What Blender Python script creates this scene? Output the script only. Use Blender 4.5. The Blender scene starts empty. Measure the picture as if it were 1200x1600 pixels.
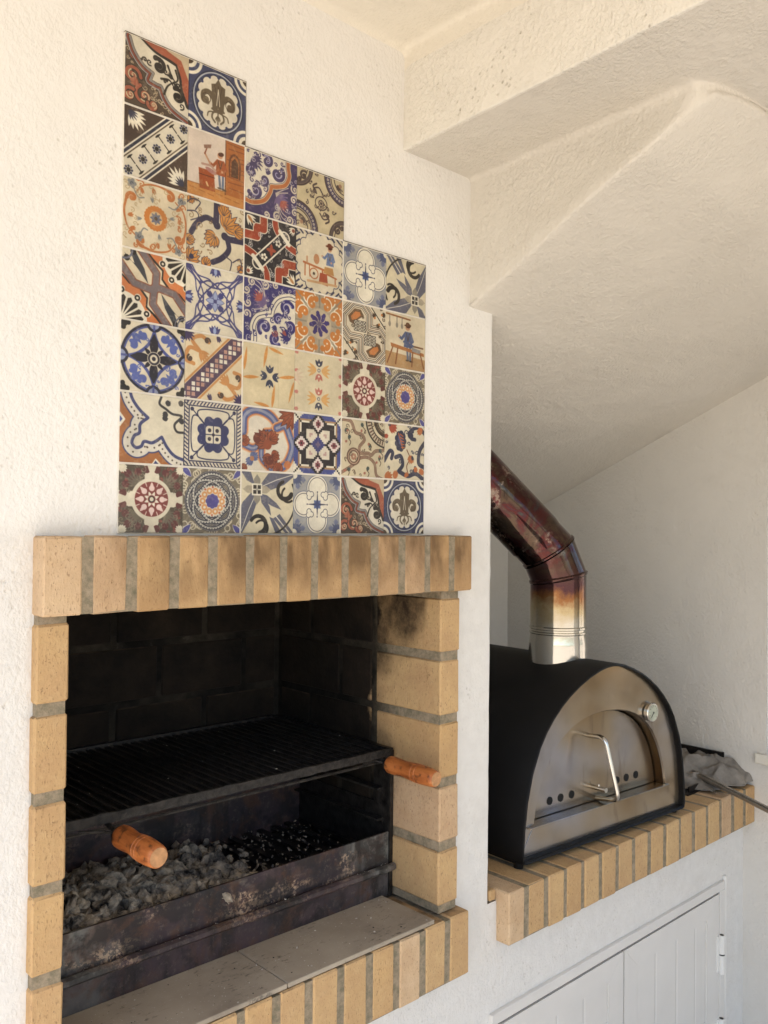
import bpy, bmesh, math, random
import numpy as np
from mathutils import Vector, Matrix, noise

random.seed(7)
rng = np.random.default_rng(7)
S = 2.0 / 3.0          # survey units -> metres (a wall tile is 0.15 units = 10 cm)
Z0 = 1.5               # height of the lintel's top edge above the floor, metres


def W(x, y, z):
    return Vector((x * S, y * S, z * S + Z0))


# ------------------------------------------------------------------ camera, light, exposure
scene = bpy.context.scene
COL = scene.collection
cam_d = bpy.data.cameras.new('camera')
cam = bpy.data.objects.new('camera', cam_d)
COL.objects.link(cam)
yaw, pit, rol = 0.75153, 0.01640, 0.01025
F = Vector((math.sin(yaw) * math.cos(pit), math.cos(yaw) * math.cos(pit), math.sin(pit)))
R = Vector((math.cos(yaw), -math.sin(yaw), 0))
U = R.cross(F)
R2 = R * math.cos(rol) + U * math.sin(rol)
U2 = -R * math.sin(rol) + U * math.cos(rol)
M = Matrix((R2, U2, -F)).transposed().to_4x4()
M.translation = W(-0.8270, -1.6960, 0.0243)
cam.matrix_world = M
cam_d.sensor_fit = 'VERTICAL'
cam_d.sensor_height = 24
cam_d.lens = 24 * 1362.5 / 1600
cam_d.clip_start = 0.02
cam_d.clip_end = 500
scene.camera = cam

SUN_EL, SUN_AZ = math.radians(60), math.radians(-74)   # azimuth: where the light comes from, measured from -y towards -x
world = bpy.data.worlds.new('World')
scene.world = world
world.use_nodes = True
wn = world.node_tree
sky = wn.nodes.new('ShaderNodeTexSky')
sky.sky_type = 'NISHITA'
sky.sun_disc = False
sky.sun_elevation = SUN_EL
sky.air_density = 1.0
sky.dust_density = 1.5
wn.links.new(sky.outputs[0], wn.nodes['Background'].inputs[0])
wn.nodes['Background'].inputs[1].default_value = 0.13
sd = bpy.data.lights.new('sun', 'SUN')
sd.energy = 4.2
sd.angle = math.radians(0.5)
sd.color = (1.0, 0.95, 0.89)
sun = bpy.data.objects.new('sun', sd)
COL.objects.link(sun)
to_sun = Vector((math.sin(SUN_AZ) * math.cos(SUN_EL), -math.cos(SUN_AZ) * math.cos(SUN_EL), math.sin(SUN_EL)))
sun.rotation_euler = to_sun.to_track_quat('Z', 'Y').to_euler()
sky.sun_rotation = math.atan2(to_sun.x, to_sun.y)

vs = scene.view_settings
vs.view_transform = 'Standard'
vs.look = 'None'
vs.exposure = 1.50
vs.gamma = 1.0
vs.use_curve_mapping = False


# ------------------------------------------------------------------ materials
def mat(name):
    m = bpy.data.materials.new(name)
    m.use_nodes = True
    return m, m.node_tree.nodes, m.node_tree.links, m.node_tree.nodes['Principled BSDF']


class N:
    """small node helper"""
    def __init__(s, nt):
        s.n, s.l = nt.nodes, nt.links

    def new(s, t, **kw):
        o = s.n.new(t)
        for k, v in kw.items():
            if k.startswith('i_'):
                o.inputs[k[2:].replace('_', ' ')].default_value = v
            else:
                setattr(o, k, v)
        return o

    def link(s, a, b):
        s.l.new(a, b)

    def pos(s):
        return s.new('ShaderNodeNewGeometry').outputs['Position']

    def obj(s):
        return s.new('ShaderNodeTexCoord').outputs['Object']

    def scalev(s, v, sc):
        o = s.new('ShaderNodeVectorMath', operation='MULTIPLY')
        s.link(v, o.inputs[0])
        o.inputs[1].default_value = sc
        return o.outputs[0]

    def noise(s, v, scale, detail=4, rough=0.55, dist=0.0):
        o = s.new('ShaderNodeTexNoise')
        o.inputs['Scale'].default_value = scale
        o.inputs['Detail'].default_value = detail
        o.inputs['Roughness'].default_value = rough
        o.inputs['Distortion'].default_value = dist
        s.link(v, o.inputs['Vector'])
        return o.outputs[0]

    def vor(s, v, scale, feature='F1', rnd=1.0):
        o = s.new('ShaderNodeTexVoronoi')
        o.feature = feature
        o.inputs['Scale'].default_value = scale
        o.inputs['Randomness'].default_value = rnd
        s.link(v, o.inputs['Vector'])
        return o.outputs[0]

    def ramp(s, v, stops, interp='LINEAR'):
        o = s.new('ShaderNodeValToRGB')
        cr = o.color_ramp
        cr.interpolation = interp
        while len(cr.elements) < len(stops):
            cr.elements.new(0.5)
        for e, (p, c) in zip(cr.elements, stops):
            e.position = p
            if isinstance(c, (int, float)):
                c = (c, c, c)
            e.color = (*c, 1)
        s.link(v, o.inputs[0])
        return o.outputs[0]

    def mix(s, f, a, b, blend='MIX'):
        o = s.new('ShaderNodeMix', data_type='RGBA', blend_type=blend)
        for inp, v in ((o.inputs[0], f), (o.inputs[6], a), (o.inputs[7], b)):
            if isinstance(v, (int, float)):
                inp.default_value = v
            elif isinstance(v, tuple):
                inp.default_value = (*v, 1)
            else:
                s.link(v, inp)
        return o.outputs[2]

    def math(s, op, a, b=0.0, clamp=False):
        o = s.new('ShaderNodeMath', operation=op, use_clamp=clamp)
        for inp, v in ((o.inputs[0], a), (o.inputs[1], b)):
            if isinstance(v, (int, float)):
                inp.default_value = v
            else:
                s.link(v, inp)
        return o.outputs[0]

    def mapr(s, v, a, b, c=0.0, d=1.0):
        o = s.new('ShaderNodeMapRange')
        o.inputs[1].default_value, o.inputs[2].default_value = a, b
        o.inputs[3].default_value, o.inputs[4].default_value = c, d
        s.link(v, o.inputs[0])
        return o.outputs[0]

    def bump(s, h, strength, dist, prev=None):
        o = s.new('ShaderNodeBump')
        o.inputs['Strength'].default_value = strength
        o.inputs['Distance'].default_value = dist
        s.link(h, o.inputs['Height'])
        if prev is not None:
            s.link(prev, o.inputs['Normal'])
        return o.outputs[0]

    def sep(s, v):
        o = s.new('ShaderNodeSeparateXYZ')
        s.link(v, o.inputs[0])
        return o.outputs


def plaster(name, col, pit=1.0, lump=1.0, dirt=None):
    m, n, l, b = mat(name)
    k = N(m.node_tree)
    p = k.pos()
    big = k.noise(p, 2.2, 3)
    c = k.mix(k.mapr(big, 0.35, 0.7), tuple(x * 0.95 for x in col), col)
    mid = k.noise(p, 28, 4, 0.6)
    c = k.mix(k.mapr(mid, 0.5, 0.9, 0, 0.12), c, tuple(x * 0.72 for x in col))
    spk = k.vor(p, 75)
    pn = k.noise(p, 9, 2)
    pits = k.math('MULTIPLY', k.mapr(spk, 0.04, 0.24, 1, 0), k.mapr(pn, 0.47, 0.63))
    c = k.mix(k.math('MULTIPLY', pits, 0.30 * pit), c, tuple(x * y for x, y in zip(col, (0.5, 0.45, 0.38))))
    stn = k.math('MULTIPLY', k.mapr(k.noise(p, 3.1, 5, 0.65, 0.8), 0.56, 0.74), k.mapr(k.noise(p, 60, 3), 0.3, 0.6, 0.4, 1.0))
    c = k.mix(k.math('MULTIPLY', stn, 0.16), c, (0.42, 0.36, 0.29))
    if dirt:
        pz = k.sep(p)
        for (z0, z1, amt) in dirt:
            d = k.mapr(pz[2], z0, z1, 1, 0)
            d = k.math('MULTIPLY', k.math('MULTIPLY', d, k.noise(p, 40, 3)), amt, True)
            c = k.mix(d, c, (0.45, 0.42, 0.38))
    l.new(c, b.inputs['Base Color'])
    b.inputs['Roughness'].default_value = 0.92
    b.inputs['Specular IOR Level'].default_value = 0.2
    h1 = k.noise(k.scalev(p, (1, 1, 0.7)), 170, 3, 0.55, 0.2)
    h2 = k.noise(p, 420, 2, 0.5)
    h3 = k.noise(p, 10, 3)
    h4 = k.noise(p, 70, 2, 0.5)
    msk = k.mapr(k.noise(p, 4.5, 3, 0.6), 0.36, 0.64, 0.55, 1.3)
    h1 = k.math('MULTIPLY', h1, msk)
    nb = k.bump(h3, 0.45 * lump, 0.012)
    nb = k.bump(h4, 0.38 * lump, 0.0032, nb)
    nb = k.bump(k.mapr(h1, 0.30, 0.80), 0.62 * lump, 0.0019, nb)
    nb = k.bump(h2, 0.4, 0.0004, nb)
    nb = k.bump(k.math('SUBTRACT', 1.0, pits), 0.6 * pit, 0.0018, nb)
    l.new(nb, b.inputs['Normal'])
    return m


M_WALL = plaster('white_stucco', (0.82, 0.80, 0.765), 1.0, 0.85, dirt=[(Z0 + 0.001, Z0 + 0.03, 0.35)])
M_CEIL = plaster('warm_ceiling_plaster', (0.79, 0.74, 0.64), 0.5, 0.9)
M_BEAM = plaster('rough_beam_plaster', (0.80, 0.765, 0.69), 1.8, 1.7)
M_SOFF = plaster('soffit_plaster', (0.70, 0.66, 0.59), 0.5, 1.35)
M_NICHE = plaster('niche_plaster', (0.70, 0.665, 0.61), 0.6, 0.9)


def brick_material():
    m, n, l, b = mat('yellow_clay_brick')
    k = N(m.node_tree)
    p = k.pos()
    oi = k.new('ShaderNodeObjectInfo')
    base = k.ramp(oi.outputs['Random'], [(0, (0.51, 0.335, 0.165)), (0.35, (0.57, 0.385, 0.195)), (0.7, (0.53, 0.34, 0.16)), (0.85, (0.58, 0.41, 0.26)), (1, (0.63, 0.46, 0.29))])
    n1 = k.noise(p, 16, 5, 0.6)
    c = k.mix(k.mapr(n1, 0.36, 0.70, 0, 0.55), base, (0.42, 0.255, 0.135))
    c = k.mix(k.mapr(k.noise(p, 75, 4, 0.7), 0.5, 0.75, 0, 0.3), c, (0.66, 0.48, 0.27))
    # fine drag marks and pores
    pr = k.noise(k.scalev(p, (420, 420, 150)), 1.0, 2, 0.5)
    c = k.mix(k.mapr(pr, 0.61, 0.70, 0, 0.55), c, (0.20, 0.115, 0.06))
    vo = k.vor(p, 150)
    c = k.mix(k.math('MULTIPLY', k.mapr(vo, 0.05, 0.16, 1, 0), k.mapr(k.noise(p, 30, 2), 0.5, 0.6)), c, (0.16, 0.10, 0.06))
    s = k.sep(p)
    # smoke stains licking up the lintel bricks
    st = k.noise(k.scalev(p, (24, 5, 9)), 1.0, 3, 0.55)
    inz = k.math('MULTIPLY', k.mapr(s[2], Z0 - 0.105, Z0 - 0.045), k.mapr(s[0], -0.09, 0.10))
    inz = k.math('MULTIPLY', inz, k.mapr(s[1], 0.0, -0.02))
    lt = k.math('MULTIPLY', k.mapr(s[2], Z0 - 0.108, Z0 - 0.100), k.mapr(s[0], -0.06, 0.0))
    lt = k.math('MULTIPLY', lt, k.mapr(s[0], 0.72, 0.70))
    c = k.mix(k.math('MULTIPLY', lt, k.mapr(k.noise(p, 20, 4, 0.6), 0.35, 0.65, 0.15, 0.6)), c, (0.36, 0.215, 0.105))
    c = k.mix(k.math('MULTIPLY', k.math('MULTIPLY', k.mapr(st, 0.34, 0.60), inz), 0.78), c, (0.115, 0.068, 0.036))
    # soot deep inside the firebox
    sn = k.noise(p, 5, 5, 0.65)
    sn2 = k.noise(p, 30, 4, 0.6)
    depth = k.math('ADD', s[1], k.math('MULTIPLY', k.math('SUBTRACT', sn, 0.5), 0.24))
    depth = k.math('ADD', depth, k.math('MULTIPLY', k.math('SUBTRACT', sn2, 0.5), 0.05))
    top = k.mapr(s[2], Z0 - 0.30, Z0 - 0.11, 0, 0.20)
    inner = k.math('MULTIPLY', k.mapr(s[0], 0.70, 0.66), 1.0)
    depth2 = k.math('ADD', depth, k.math('MULTIPLY', top, k.mapr(s[1], 0.0, 0.03)))
    soot = k.mapr(depth2, 0.115, 0.20)
    c = k.mix(k.math('MULTIPLY', soot, k.mapr(k.noise(p, 13, 5, 0.7), 0.35, 0.65, 0.45, 1.0)), c, (0.040, 0.027, 0.017))
    soot2 = k.mapr(depth, 0.168, 0.186)
    deep = k.ramp(k.noise(p, 10, 5, 0.7), [(0.35, (0.0045, 0.0043, 0.0042)), (0.6, (0.016, 0.012, 0.009)), (0.8, (0.035, 0.024, 0.016))])
    c = k.mix(k.math('MULTIPLY', soot2, 0.98), c, deep)
    # grime on the upper faces
    nz = k.sep(k.new('ShaderNodeNewGeometry').outputs['Normal'])[2]
    gr = k.math('MULTIPLY', k.mapr(nz, 0.6, 0.9), k.mapr(k.noise(p, 22, 4), 0.38, 0.62, 0.1, 0.75))
    gr = k.math('MULTIPLY', gr, k.mapr(s[0], 0.72, 0.70))
    c = k.mix(gr, c, (0.10, 0.07, 0.045))
    l.new(c, b.inputs['Base Color'])
    b.inputs['Roughness'].default_value = 0.9
    b.inputs['Specular IOR Level'].default_value = 0.2
    nb = k.bump(k.noise(p, 60, 5, 0.65), 0.6, 0.004)
    nb = k.bump(pr, 0.6, 0.0012, nb)
    nb = k.bump(vo, 0.15, 0.0015, nb)
    l.new(nb, b.inputs['Normal'])
    return m


M_BRICK = brick_material()


def mortar_material():
    m, n, l, b = mat('grey_mortar')
    k = N(m.node_tree)
    p = k.pos()
    c = k.ramp(k.noise(p, 60, 6, 0.75), [(0.34, (0.17, 0.155, 0.105)), (0.55, (0.31, 0.25, 0.175)), (0.8, (0.43, 0.365, 0.27))])
    s = k.sep(p)
    soot = k.mapr(k.math('ADD', s[1], k.math('MULTIPLY', k.noise(p, 14, 4), 0.06)), 0.13, 0.205)
    c = k.mix(k.math('MULTIPLY', soot, k.mapr(k.noise(p, 8, 3), 0.4, 0.6, 0.99, 0.90)), c, k.ramp(k.noise(p, 26, 5, 0.7), [(0.42, (0.005, 0.005, 0.005)), (0.62, (0.012, 0.011, 0.010)), (0.82, (0.07, 0.065, 0.055))]))
    l.new(c, b.inputs['Base Color'])
    b.inputs['Roughness'].default_value = 0.97
    b.inputs['Specular IOR Level'].default_value = 0.15
    nb = k.bump(k.noise(p, 150, 4, 0.7), 0.7, 0.003)
    l.new(nb, b.inputs['Normal'])
    return m


M_MORTAR = mortar_material()


def simple(name, col, rough=0.6, metal=0.0, nscale=20, namt=0.25, bump=0.2, bd=0.001, bscale=80, coord='pos', spec=0.5):
    m, n, l, b = mat(name)
    k = N(m.node_tree)
    p = k.pos() if coord == 'pos' else k.obj()
    c = k.mix(k.mapr(k.noise(p, nscale, 4), 0.3, 0.75), tuple(x * (1 - namt) for x in col), tuple(min(1, x * (1 + namt * 0.5)) for x in col))
    l.new(c, b.inputs['Base Color'])
    b.inputs['Roughness'].default_value = rough
    b.inputs['Metallic'].default_value = metal
    b.inputs['Specular IOR Level'].default_value = spec
    if bump:
        l.new(k.bump(k.noise(p, bscale, 3), bump, bd), b.inputs['Normal'])
    return m


def burnt_metal(name, flaky=1.0, ends=1.0):
    """heat-stained sheet: blue-black, purple-brown, pale ash crusts"""
    m, n, l, b = mat(name)
    k = N(m.node_tree)
    p = k.pos()
    c = k.ramp(k.noise(p, 6.5, 3, 0.5, 0.4), [(0.3, (0.014, 0.015, 0.02)), (0.45, (0.035, 0.024, 0.030)), (0.55, (0.060, 0.036, 0.042)), (0.7, (0.022, 0.024, 0.030))])
    c = k.mix(k.mapr(k.noise(p, 45, 5, 0.7), 0.45, 0.7, 0, 0.45), c, (0.09, 0.07, 0.06))
    a = k.math('MULTIPLY', k.mapr(k.noise(p, 150, 4, 0.75), 0.49, 0.55), k.mapr(k.noise(k.scalev(p, (8, 8, 18)), 1.0, 4, 0.6), 0.51, 0.60))
    c = k.mix(k.math('MULTIPLY', a, 0.95 * flaky), c, (0.52, 0.37, 0.25))
    a2 = k.mapr(k.noise(k.scalev(p, (9, 9, 14)), 1.0, 5, 0.6), 0.60, 0.68)
    sx = k.sep(p)
    bl = k.math('MAXIMUM', k.mapr(sx[0], 0.50, 0.56), k.mapr(sx[0], 0.07, 0.03))
    c = k.mix(k.math('MULTIPLY', k.math('MULTIPLY', bl, ends), k.mapr(k.noise(p, 14, 4), 0.35, 0.6, 0.2, 0.9)), c, (0.20, 0.205, 0.19))
    c = k.mix(k.math('MULTIPLY', a2, 0.5 * flaky), c, (0.24, 0.21, 0.17))
    drip = k.mapr(k.noise(k.scalev(p, (22, 22, 5)), 1.0, 4, 0.6), 0.52, 0.62)
    c = k.mix(k.math('MULTIPLY', drip, 0.8), c, (0.014, 0.012, 0.012))
    c = k.mix(k.mapr(k.noise(p, 90, 5, 0.75), 0.56, 0.64, 0, 0.55), c, (0.13, 0.10, 0.085))
    c = k.mix(k.math('MULTIPLY', k.mapr(k.noise(p, 17, 5, 0.7, 0.6), 0.50, 0.62), 0.6), c, (0.085, 0.038, 0.020))
    c = k.mix(k.math('MULTIPLY', k.mapr(k.noise(p, 11, 5, 0.7), 0.52, 0.6), 0.75), c, (0.013, 0.012, 0.013))
    l.new(c, b.inputs['Base Color'])
    b.inputs['Metallic'].default_value = 0.15
    b.inputs['Roughness'].default_value = 0.62
    nb = k.bump(k.noise(p, 60, 4, 0.6), 0.4, 0.002)
    nb = k.bump(a, 0.5, 0.001, nb)
    l.new(nb, b.inputs['Normal'])
    return m


M_TRAY = burnt_metal('scorched_tray_metal')
M_GRILL = simple('greasy_black_iron', (0.032, 0.029, 0.027), 0.42, 0.4, 60, 0.8, 0.5, 0.002, 200)
M_GEDGE = simple('worn_iron_edge', (0.032, 0.028, 0.025), 0.6, 0.3, 90, 0.9, 0.7, 0.003, 220)
M_ASH = None


def coal_material():
    m, n, l, b = mat('grey_ashen_charcoal')
    k = N(m.node_tree)
    p = k.pos()
    c = k.ramp(k.noise(p, 34, 4, 0.65), [(0.33, (0.012, 0.012, 0.013)), (0.42, (0.12, 0.11, 0.10)), (0.52, (0.32, 0.28, 0.23)), (0.68, (0.52, 0.44, 0.34))])
    l.new(c, b.inputs['Base Color'])
    b.inputs['Roughness'].default_value = 0.95
    b.inputs['Specular IOR Level'].default_value = 0.1
    nb = k.bump(k.noise(k.scalev(p, (1, 1, 2.2)), 170, 4, 0.7), 0.9, 0.004)
    l.new(nb, b.inputs['Normal'])
    return m


M_COAL = coal_material()
M_FLAKE = simple('pale_ash', (0.62, 0.58, 0.52), 0.95, 0, 30, 0.2, 0)
M_FLAKE_DARK = simple('dark_char_crumb', (0.03, 0.025, 0.022), 0.95, 0, 30, 0.2, 0)


def slab_material():
    m, n, l, b = mat('grey_stoneware_slab')
    k = N(m.node_tree)
    p = k.pos()
    c = k.mix(k.mapr(k.noise(p, 9, 4), 0.35, 0.7), (0.31, 0.26, 0.20), (0.41, 0.35, 0.27))
    sm = k.math('MULTIPLY', k.mapr(k.noise(k.scalev(p, (60, 140, 60)), 1.0, 4, 0.7), 0.56, 0.66), k.mapr(k.noise(p, 11, 2), 0.5, 0.6))
    c = k.mix(k.math('MULTIPLY', sm, 0.75), c, (0.05, 0.04, 0.03))
    c = k.mix(k.math('MULTIPLY', k.mapr(k.noise(p, 7, 3, 0.5, 1.0), 0.60, 0.72), 0.3), c, (0.14, 0.11, 0.085))
    c = k.mix(k.mapr(k.noise(p, 320, 2), 0.66, 0.72, 0, 0.5), c, (0.55, 0.5, 0.45))
    s = k.sep(p)
    # heat-scorched strip near the tray
    l.new(c, b.inputs['Base Color'])
    b.inputs['Roughness'].default_value = 0.75
    l.new(k.bump(k.noise(p, 60, 3), 0.15, 0.001), b.inputs['Normal'])
    return m


M_SLAB = slab_material()


def wood_material():
    m, n, l, b = mat('varnished_orange_wood')
    k = N(m.node_tree)
    p = k.pos()
    c = k.ramp(k.noise(k.scalev(p, (90, 14, 90)), 1.0, 4, 0.6, 0.4), [(0.3, (0.20, 0.052, 0.014)), (0.5, (0.42, 0.125, 0.030)), (0.75, (0.56, 0.20, 0.055))])
    c = k.mix(k.mapr(k.noise(p, 70, 3), 0.56, 0.68, 0, 0.8), c, (0.05, 0.018, 0.008))
    l.new(c, b.inputs['Base Color'])
    b.inputs['Roughness'].default_value = 0.5
    b.inputs['Coat Weight'].default_value = 0.12
    b.inputs['Coat Roughness'].default_value = 0.3
    return m


M_WOOD = wood_material()
M_ENDWOOD = simple('cut_end_grain', (0.52, 0.27, 0.12), 0.6, 0, 120, 0.3, 0.2)


def steel_face_material(name, tint=0.0):
    m, n, l, b = mat(name)
    k = N(m.node_tree)
    p = k.pos()
    s = k.sep(p)
    a = k.noise(k.scalev(p, (3.4, 3.4, 4.4)), 1.0, 2, 0.5)
    a2 = k.math('ADD', a, tint)
    a2 = k.math('ADD', a2, k.mapr(s[2], Z0 - 0.68, Z0 - 0.42, -0.10, 0.05))
    c = k.ramp(a2, [(0.34, (0.38, 0.39, 0.45)), (0.44, (0.38, 0.355, 0.34)), (0.54, (0.36, 0.295, 0.215)), (0.66, (0.27, 0.19, 0.105)), (0.8, (0.16, 0.10, 0.06))])
    c = k.mix(k.mapr(k.noise(p, 12, 3, 0.5), 0.5, 0.8, 0, 0.35), c, (0.14, 0.105, 0.08))
    dr = k.mapr(k.noise(k.scalev(p, (40, 40, 5)), 1.0, 3), 0.62, 0.7, 0, 0.35)
    c = k.mix(dr, c, (0.12, 0.09, 0.07))
    l.new(c, b.inputs['Base Color'])
    b.inputs['Metallic'].default_value = 0.92
    l.new(k.mapr(k.noise(p, 9, 3), 0.3, 0.7, 0.17, 0.27), b.inputs['Roughness'])
    l.new(k.bump(k.noise(p, 7, 2), 0.05, 0.01), b.inputs['Normal'])
    b.inputs['Anisotropic'].default_value = 0.4
    return m


M_FACE = steel_face_material('heat_stained_steel_face', 0.03)
M_DOOR = steel_face_material('heat_stained_steel_door', 0.085)
M_BRASS = steel_face_material('browned_steel_reveal', 0.24)
M_SHELL = simple('matt_black_paint', (0.006, 0.006, 0.0065), 0.5, 0.0, 15, 0.3, 0.15, 0.001, 120, spec=0.22)
M_HOLE = simple('soot_and_hole_black', (0.004, 0.004, 0.004), 0.9, 0, 10, 0.2, 0)
M_STEEL = simple('polished_steel_rod', (0.62, 0.60, 0.56), 0.22, 1.0, 30, 0.15, 0)
M_DIAL = simple('dial_face', (0.42, 0.44, 0.34), 0.35, 0.0, 60, 0.25, 0)
M_DARK = simple('black_marking', (0.02, 0.02, 0.02), 0.5, 0, 10, 0.1, 0)


def flue_material():
    m, n, l, b = mat('heat_tinted_flue_steel')
    k = N(m.node_tree)
    p = k.pos()
    s = k.sep(p)
    h = k.math('ADD', s[2], k.math('MULTIPLY', k.math('SUBTRACT', k.noise(p, 13, 5, 0.7), 0.5), 0.12))
    t = k.mapr(h, Z0 - 0.30, Z0 + 0.22)
    c = k.ramp(t, [(0.0, (0.60, 0.58, 0.53)), (0.15, (0.55, 0.52, 0.45)), (0.23, (0.42, 0.34, 0.20)), (0.29, (0.24, 0.11, 0.045)), (0.34, (0.075, 0.035, 0.04)), (0.42, (0.10, 0.06, 0.045)), (0.55, (0.10, 0.065, 0.05)), (1, (0.10, 0.05, 0.04))])
    blot = k.noise(k.scalev(p, (14, 14, 15)), 1.0, 5, 0.65, 0.8)
    tints = k.ramp(blot, [(0.34, (0.02, 0.016, 0.015)), (0.44, (0.085, 0.06, 0.042)), (0.50, (0.05, 0.022, 0.025)), (0.56, (0.085, 0.018, 0.018)), (0.60, (0.06, 0.02, 0.03)), (0.66, (0.05, 0.065, 0.065)), (0.74, (0.12, 0.085, 0.055))])
    c = k.mix(k.mapr(t, 0.36, 0.50, 0, 0.85), c, tints)
    ash = k.math('MULTIPLY', k.mapr(k.noise(p, 45, 6, 0.75), 0.50, 0.60), k.mapr(k.noise(p, 9, 3), 0.48, 0.58))
    ash = k.math('MULTIPLY', ash, k.mapr(t, 0.45, 0.55))
    c = k.mix(k.math('MULTIPLY', ash, 0.7), c, (0.40, 0.32, 0.26))
    l.new(c, b.inputs['Base Color'])
    b.inputs['Metallic'].default_value = 0.95
    r = k.mapr(t, 0.05, 0.5, 0.13, 0.09)
    r = k.math('ADD', r, k.math('MULTIPLY', ash, 0.4))
    l.new(r, b.inputs['Roughness'])
    l.new(k.bump(k.noise(p, 22, 3), 0.16, 0.004), b.inputs['Normal'])
    return m


M_FLUE = flue_material()
M_PVC = simple('grey_white_lacquer', (0.73, 0.705, 0.665), 0.42, 0, 8, 0.05, 0.04, 0.001, 300)
M_HINGE = simple('white_hinge', (0.78, 0.76, 0.72), 0.35, 0, 8, 0.04, 0)
M_GAP = simple('dark_gap', (0.06, 0.05, 0.045), 0.9, 0, 8, 0.1, 0)
M_CLOTH = simple('grey_cotton_rag', (0.27, 0.245, 0.215), 0.95, 0, 25, 0.45, 0.4, 0.0006, 700, spec=0.1)
M_BTRAY = simple('blackened_tin', (0.03, 0.025, 0.022), 0.5, 0.5, 40, 0.5, 0.3)
M_PEEL = simple('dull_steel_bar', (0.36, 0.32, 0.27), 0.42, 0.75, 40, 0.3, 0.1)
M_GROUT = simple('cream_grout', (0.80, 0.75, 0.66), 0.95, 0, 60, 0.12, 0.4, 0.001, 200, spec=0.15)
M_FLOOR = simple('terracotta_terrace', (0.49, 0.44, 0.37), 0.85, 0, 6, 0.12, 0.2)
M_GROUND = simple('pale_gravel_ground', (0.42, 0.36, 0.28), 0.95, 0, 3, 0.2, 0.4, 0.01, 30)
M_FRAME = simple('white_window_frame', (0.80, 0.79, 0.76), 0.4, 0, 8, 0.04, 0)
m, n, l, b = mat('window_glass')
b.inputs['Base Color'].default_value = (1, 1, 1, 1)
b.inputs['Transmission Weight'].default_value = 1.0
b.inputs['Roughness'].default_value = 0.0
b.inputs['IOR'].default_value = 1.01
M_GLASS = m


# ------------------------------------------------------------------ object helpers
ROOTLOC = {}


def tag(o, label=None, cat=None, group=None, kind=None):
    if label: o['label'] = label
    if cat: o['category'] = cat
    if group: o['group'] = group
    if kind: o['kind'] = kind
    return o


def thing(name, p, label, cat, group=None):
    o = bpy.data.objects.new(name, None)
    COL.objects.link(o)
    o.empty_display_size = 0.05
    o.location = W(*p)
    ROOTLOC[o.name] = Vector(o.location)
    return tag(o, label, cat, group)


def obj(name, bm, material, parent=None, org=None, smooth=False, xf=None, kind=None):
    """bm in survey units -> one mesh object whose vertices are relative to its own origin"""
    if xf:
        for v in bm.verts: v.co = Vector(xf(*v.co))
    for v in bm.verts: v.co = W(*v.co)
    if org is None:
        if parent is not None:
            o0 = ROOTLOC[parent.name].copy()
        else:
            xs = [v.co for v in bm.verts]
            o0 = Vector((sum(v.x for v in xs) / len(xs), sum(v.y for v in xs) / len(xs), min(v.z for v in xs)))
    else:
        o0 = W(*org)
    for v in bm.verts: v.co -= o0
    bmesh.ops.recalc_face_normals(bm, faces=bm.faces)
    me = bpy.data.meshes.new(name)
    bm.to_mesh(me)
    bm.free()
    me.materials.append(material)
    if smooth:
        for p in me.polygons: p.use_smooth = True
        if smooth != 'all':
            me.set_sharp_from_angle(angle=math.radians(38))
    o = bpy.data.objects.new(name, me)
    COL.objects.link(o)
    ROOTLOC[o.name] = o0
    if parent is not None:
        o.parent = parent
        o.location = o0 - ROOTLOC[parent.name]
    else:
        o.location = o0
    if kind: o['kind'] = kind
    return o


def B():
    return bmesh.new()


def box(bm, x0, x1, y0, y1, z0, z1, bev=0.0):
    r = bmesh.ops.create_cube(bm, size=1)
    vs_ = r['verts']
    for v in vs_:
        v.co = Vector(((x0 + x1) / 2 + v.co.x * (x1 - x0), (y0 + y1) / 2 + v.co.y * (y1 - y0), (z0 + z1) / 2 + v.co.z * (z1 - z0)))
    if bev:
        es = list({e for v in vs_ for e in v.link_edges})
        bmesh.ops.bevel(bm, geom=es, offset=bev, segments=1, affect='EDGES')
    return bm


def frames(path):
    pts = [Vector(p) for p in path]
    out = []
    up = None
    for i, p in enumerate(pts):
        if i == 0: t = pts[1] - p
        elif i == len(pts) - 1: t = p - pts[i - 1]
        else: t = (p - pts[i - 1]).normalized() + (pts[i + 1] - p).normalized()
        t.normalize()
        if up is None:
            up = t.orthogonal().normalized()
        else:
            up = (up - t * up.dot(t)).normalized()
        out.append((p, t, up, t.cross(up)))
    return out


def tube(bm, path, r, seg=12, cap=True, miter=True):
    rs = r if isinstance(r, (list, tuple)) else [r] * len(path)
    rings = []
    fr = frames(path)
    for i, ((p, t, a, b_), rr) in enumerate(zip(fr, rs)):
        rings.append([bm.verts.new(p + (a * math.cos(k * 2 * math.pi / seg) + b_ * math.sin(k * 2 * math.pi / seg)) * rr) for k in range(seg)])
    for A, C in zip(rings, rings[1:]):
        for k in range(seg):
            bm.faces.new((A[k], A[(k + 1) % seg], C[(k + 1) % seg], C[k]))
    if cap:
        bm.faces.new(rings[0][::-1])
        bm.faces.new(rings[-1])
    return bm


def quad(bm, *ps):
    return bm.faces.new([bm.verts.new(p) for p in ps])


def grid(bm, f, nu, nv):
    vv = [[bm.verts.new(f(i / nu, j / nv)) for j in range(nv + 1)] for i in range(nu + 1)]
    for i in range(nu):
        for j in range(nv):
            bm.faces.new((vv[i][j], vv[i + 1][j], vv[i + 1][j + 1], vv[i][j + 1]))
    return vv


def nz(x, y, z, s=1.0):
    return noise.noise(Vector((x * s, y * s, z * s)))


# bricks: a few rough unit blocks per proportion, shared by all bricks of that proportion
BRICKMESH = {}


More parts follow.
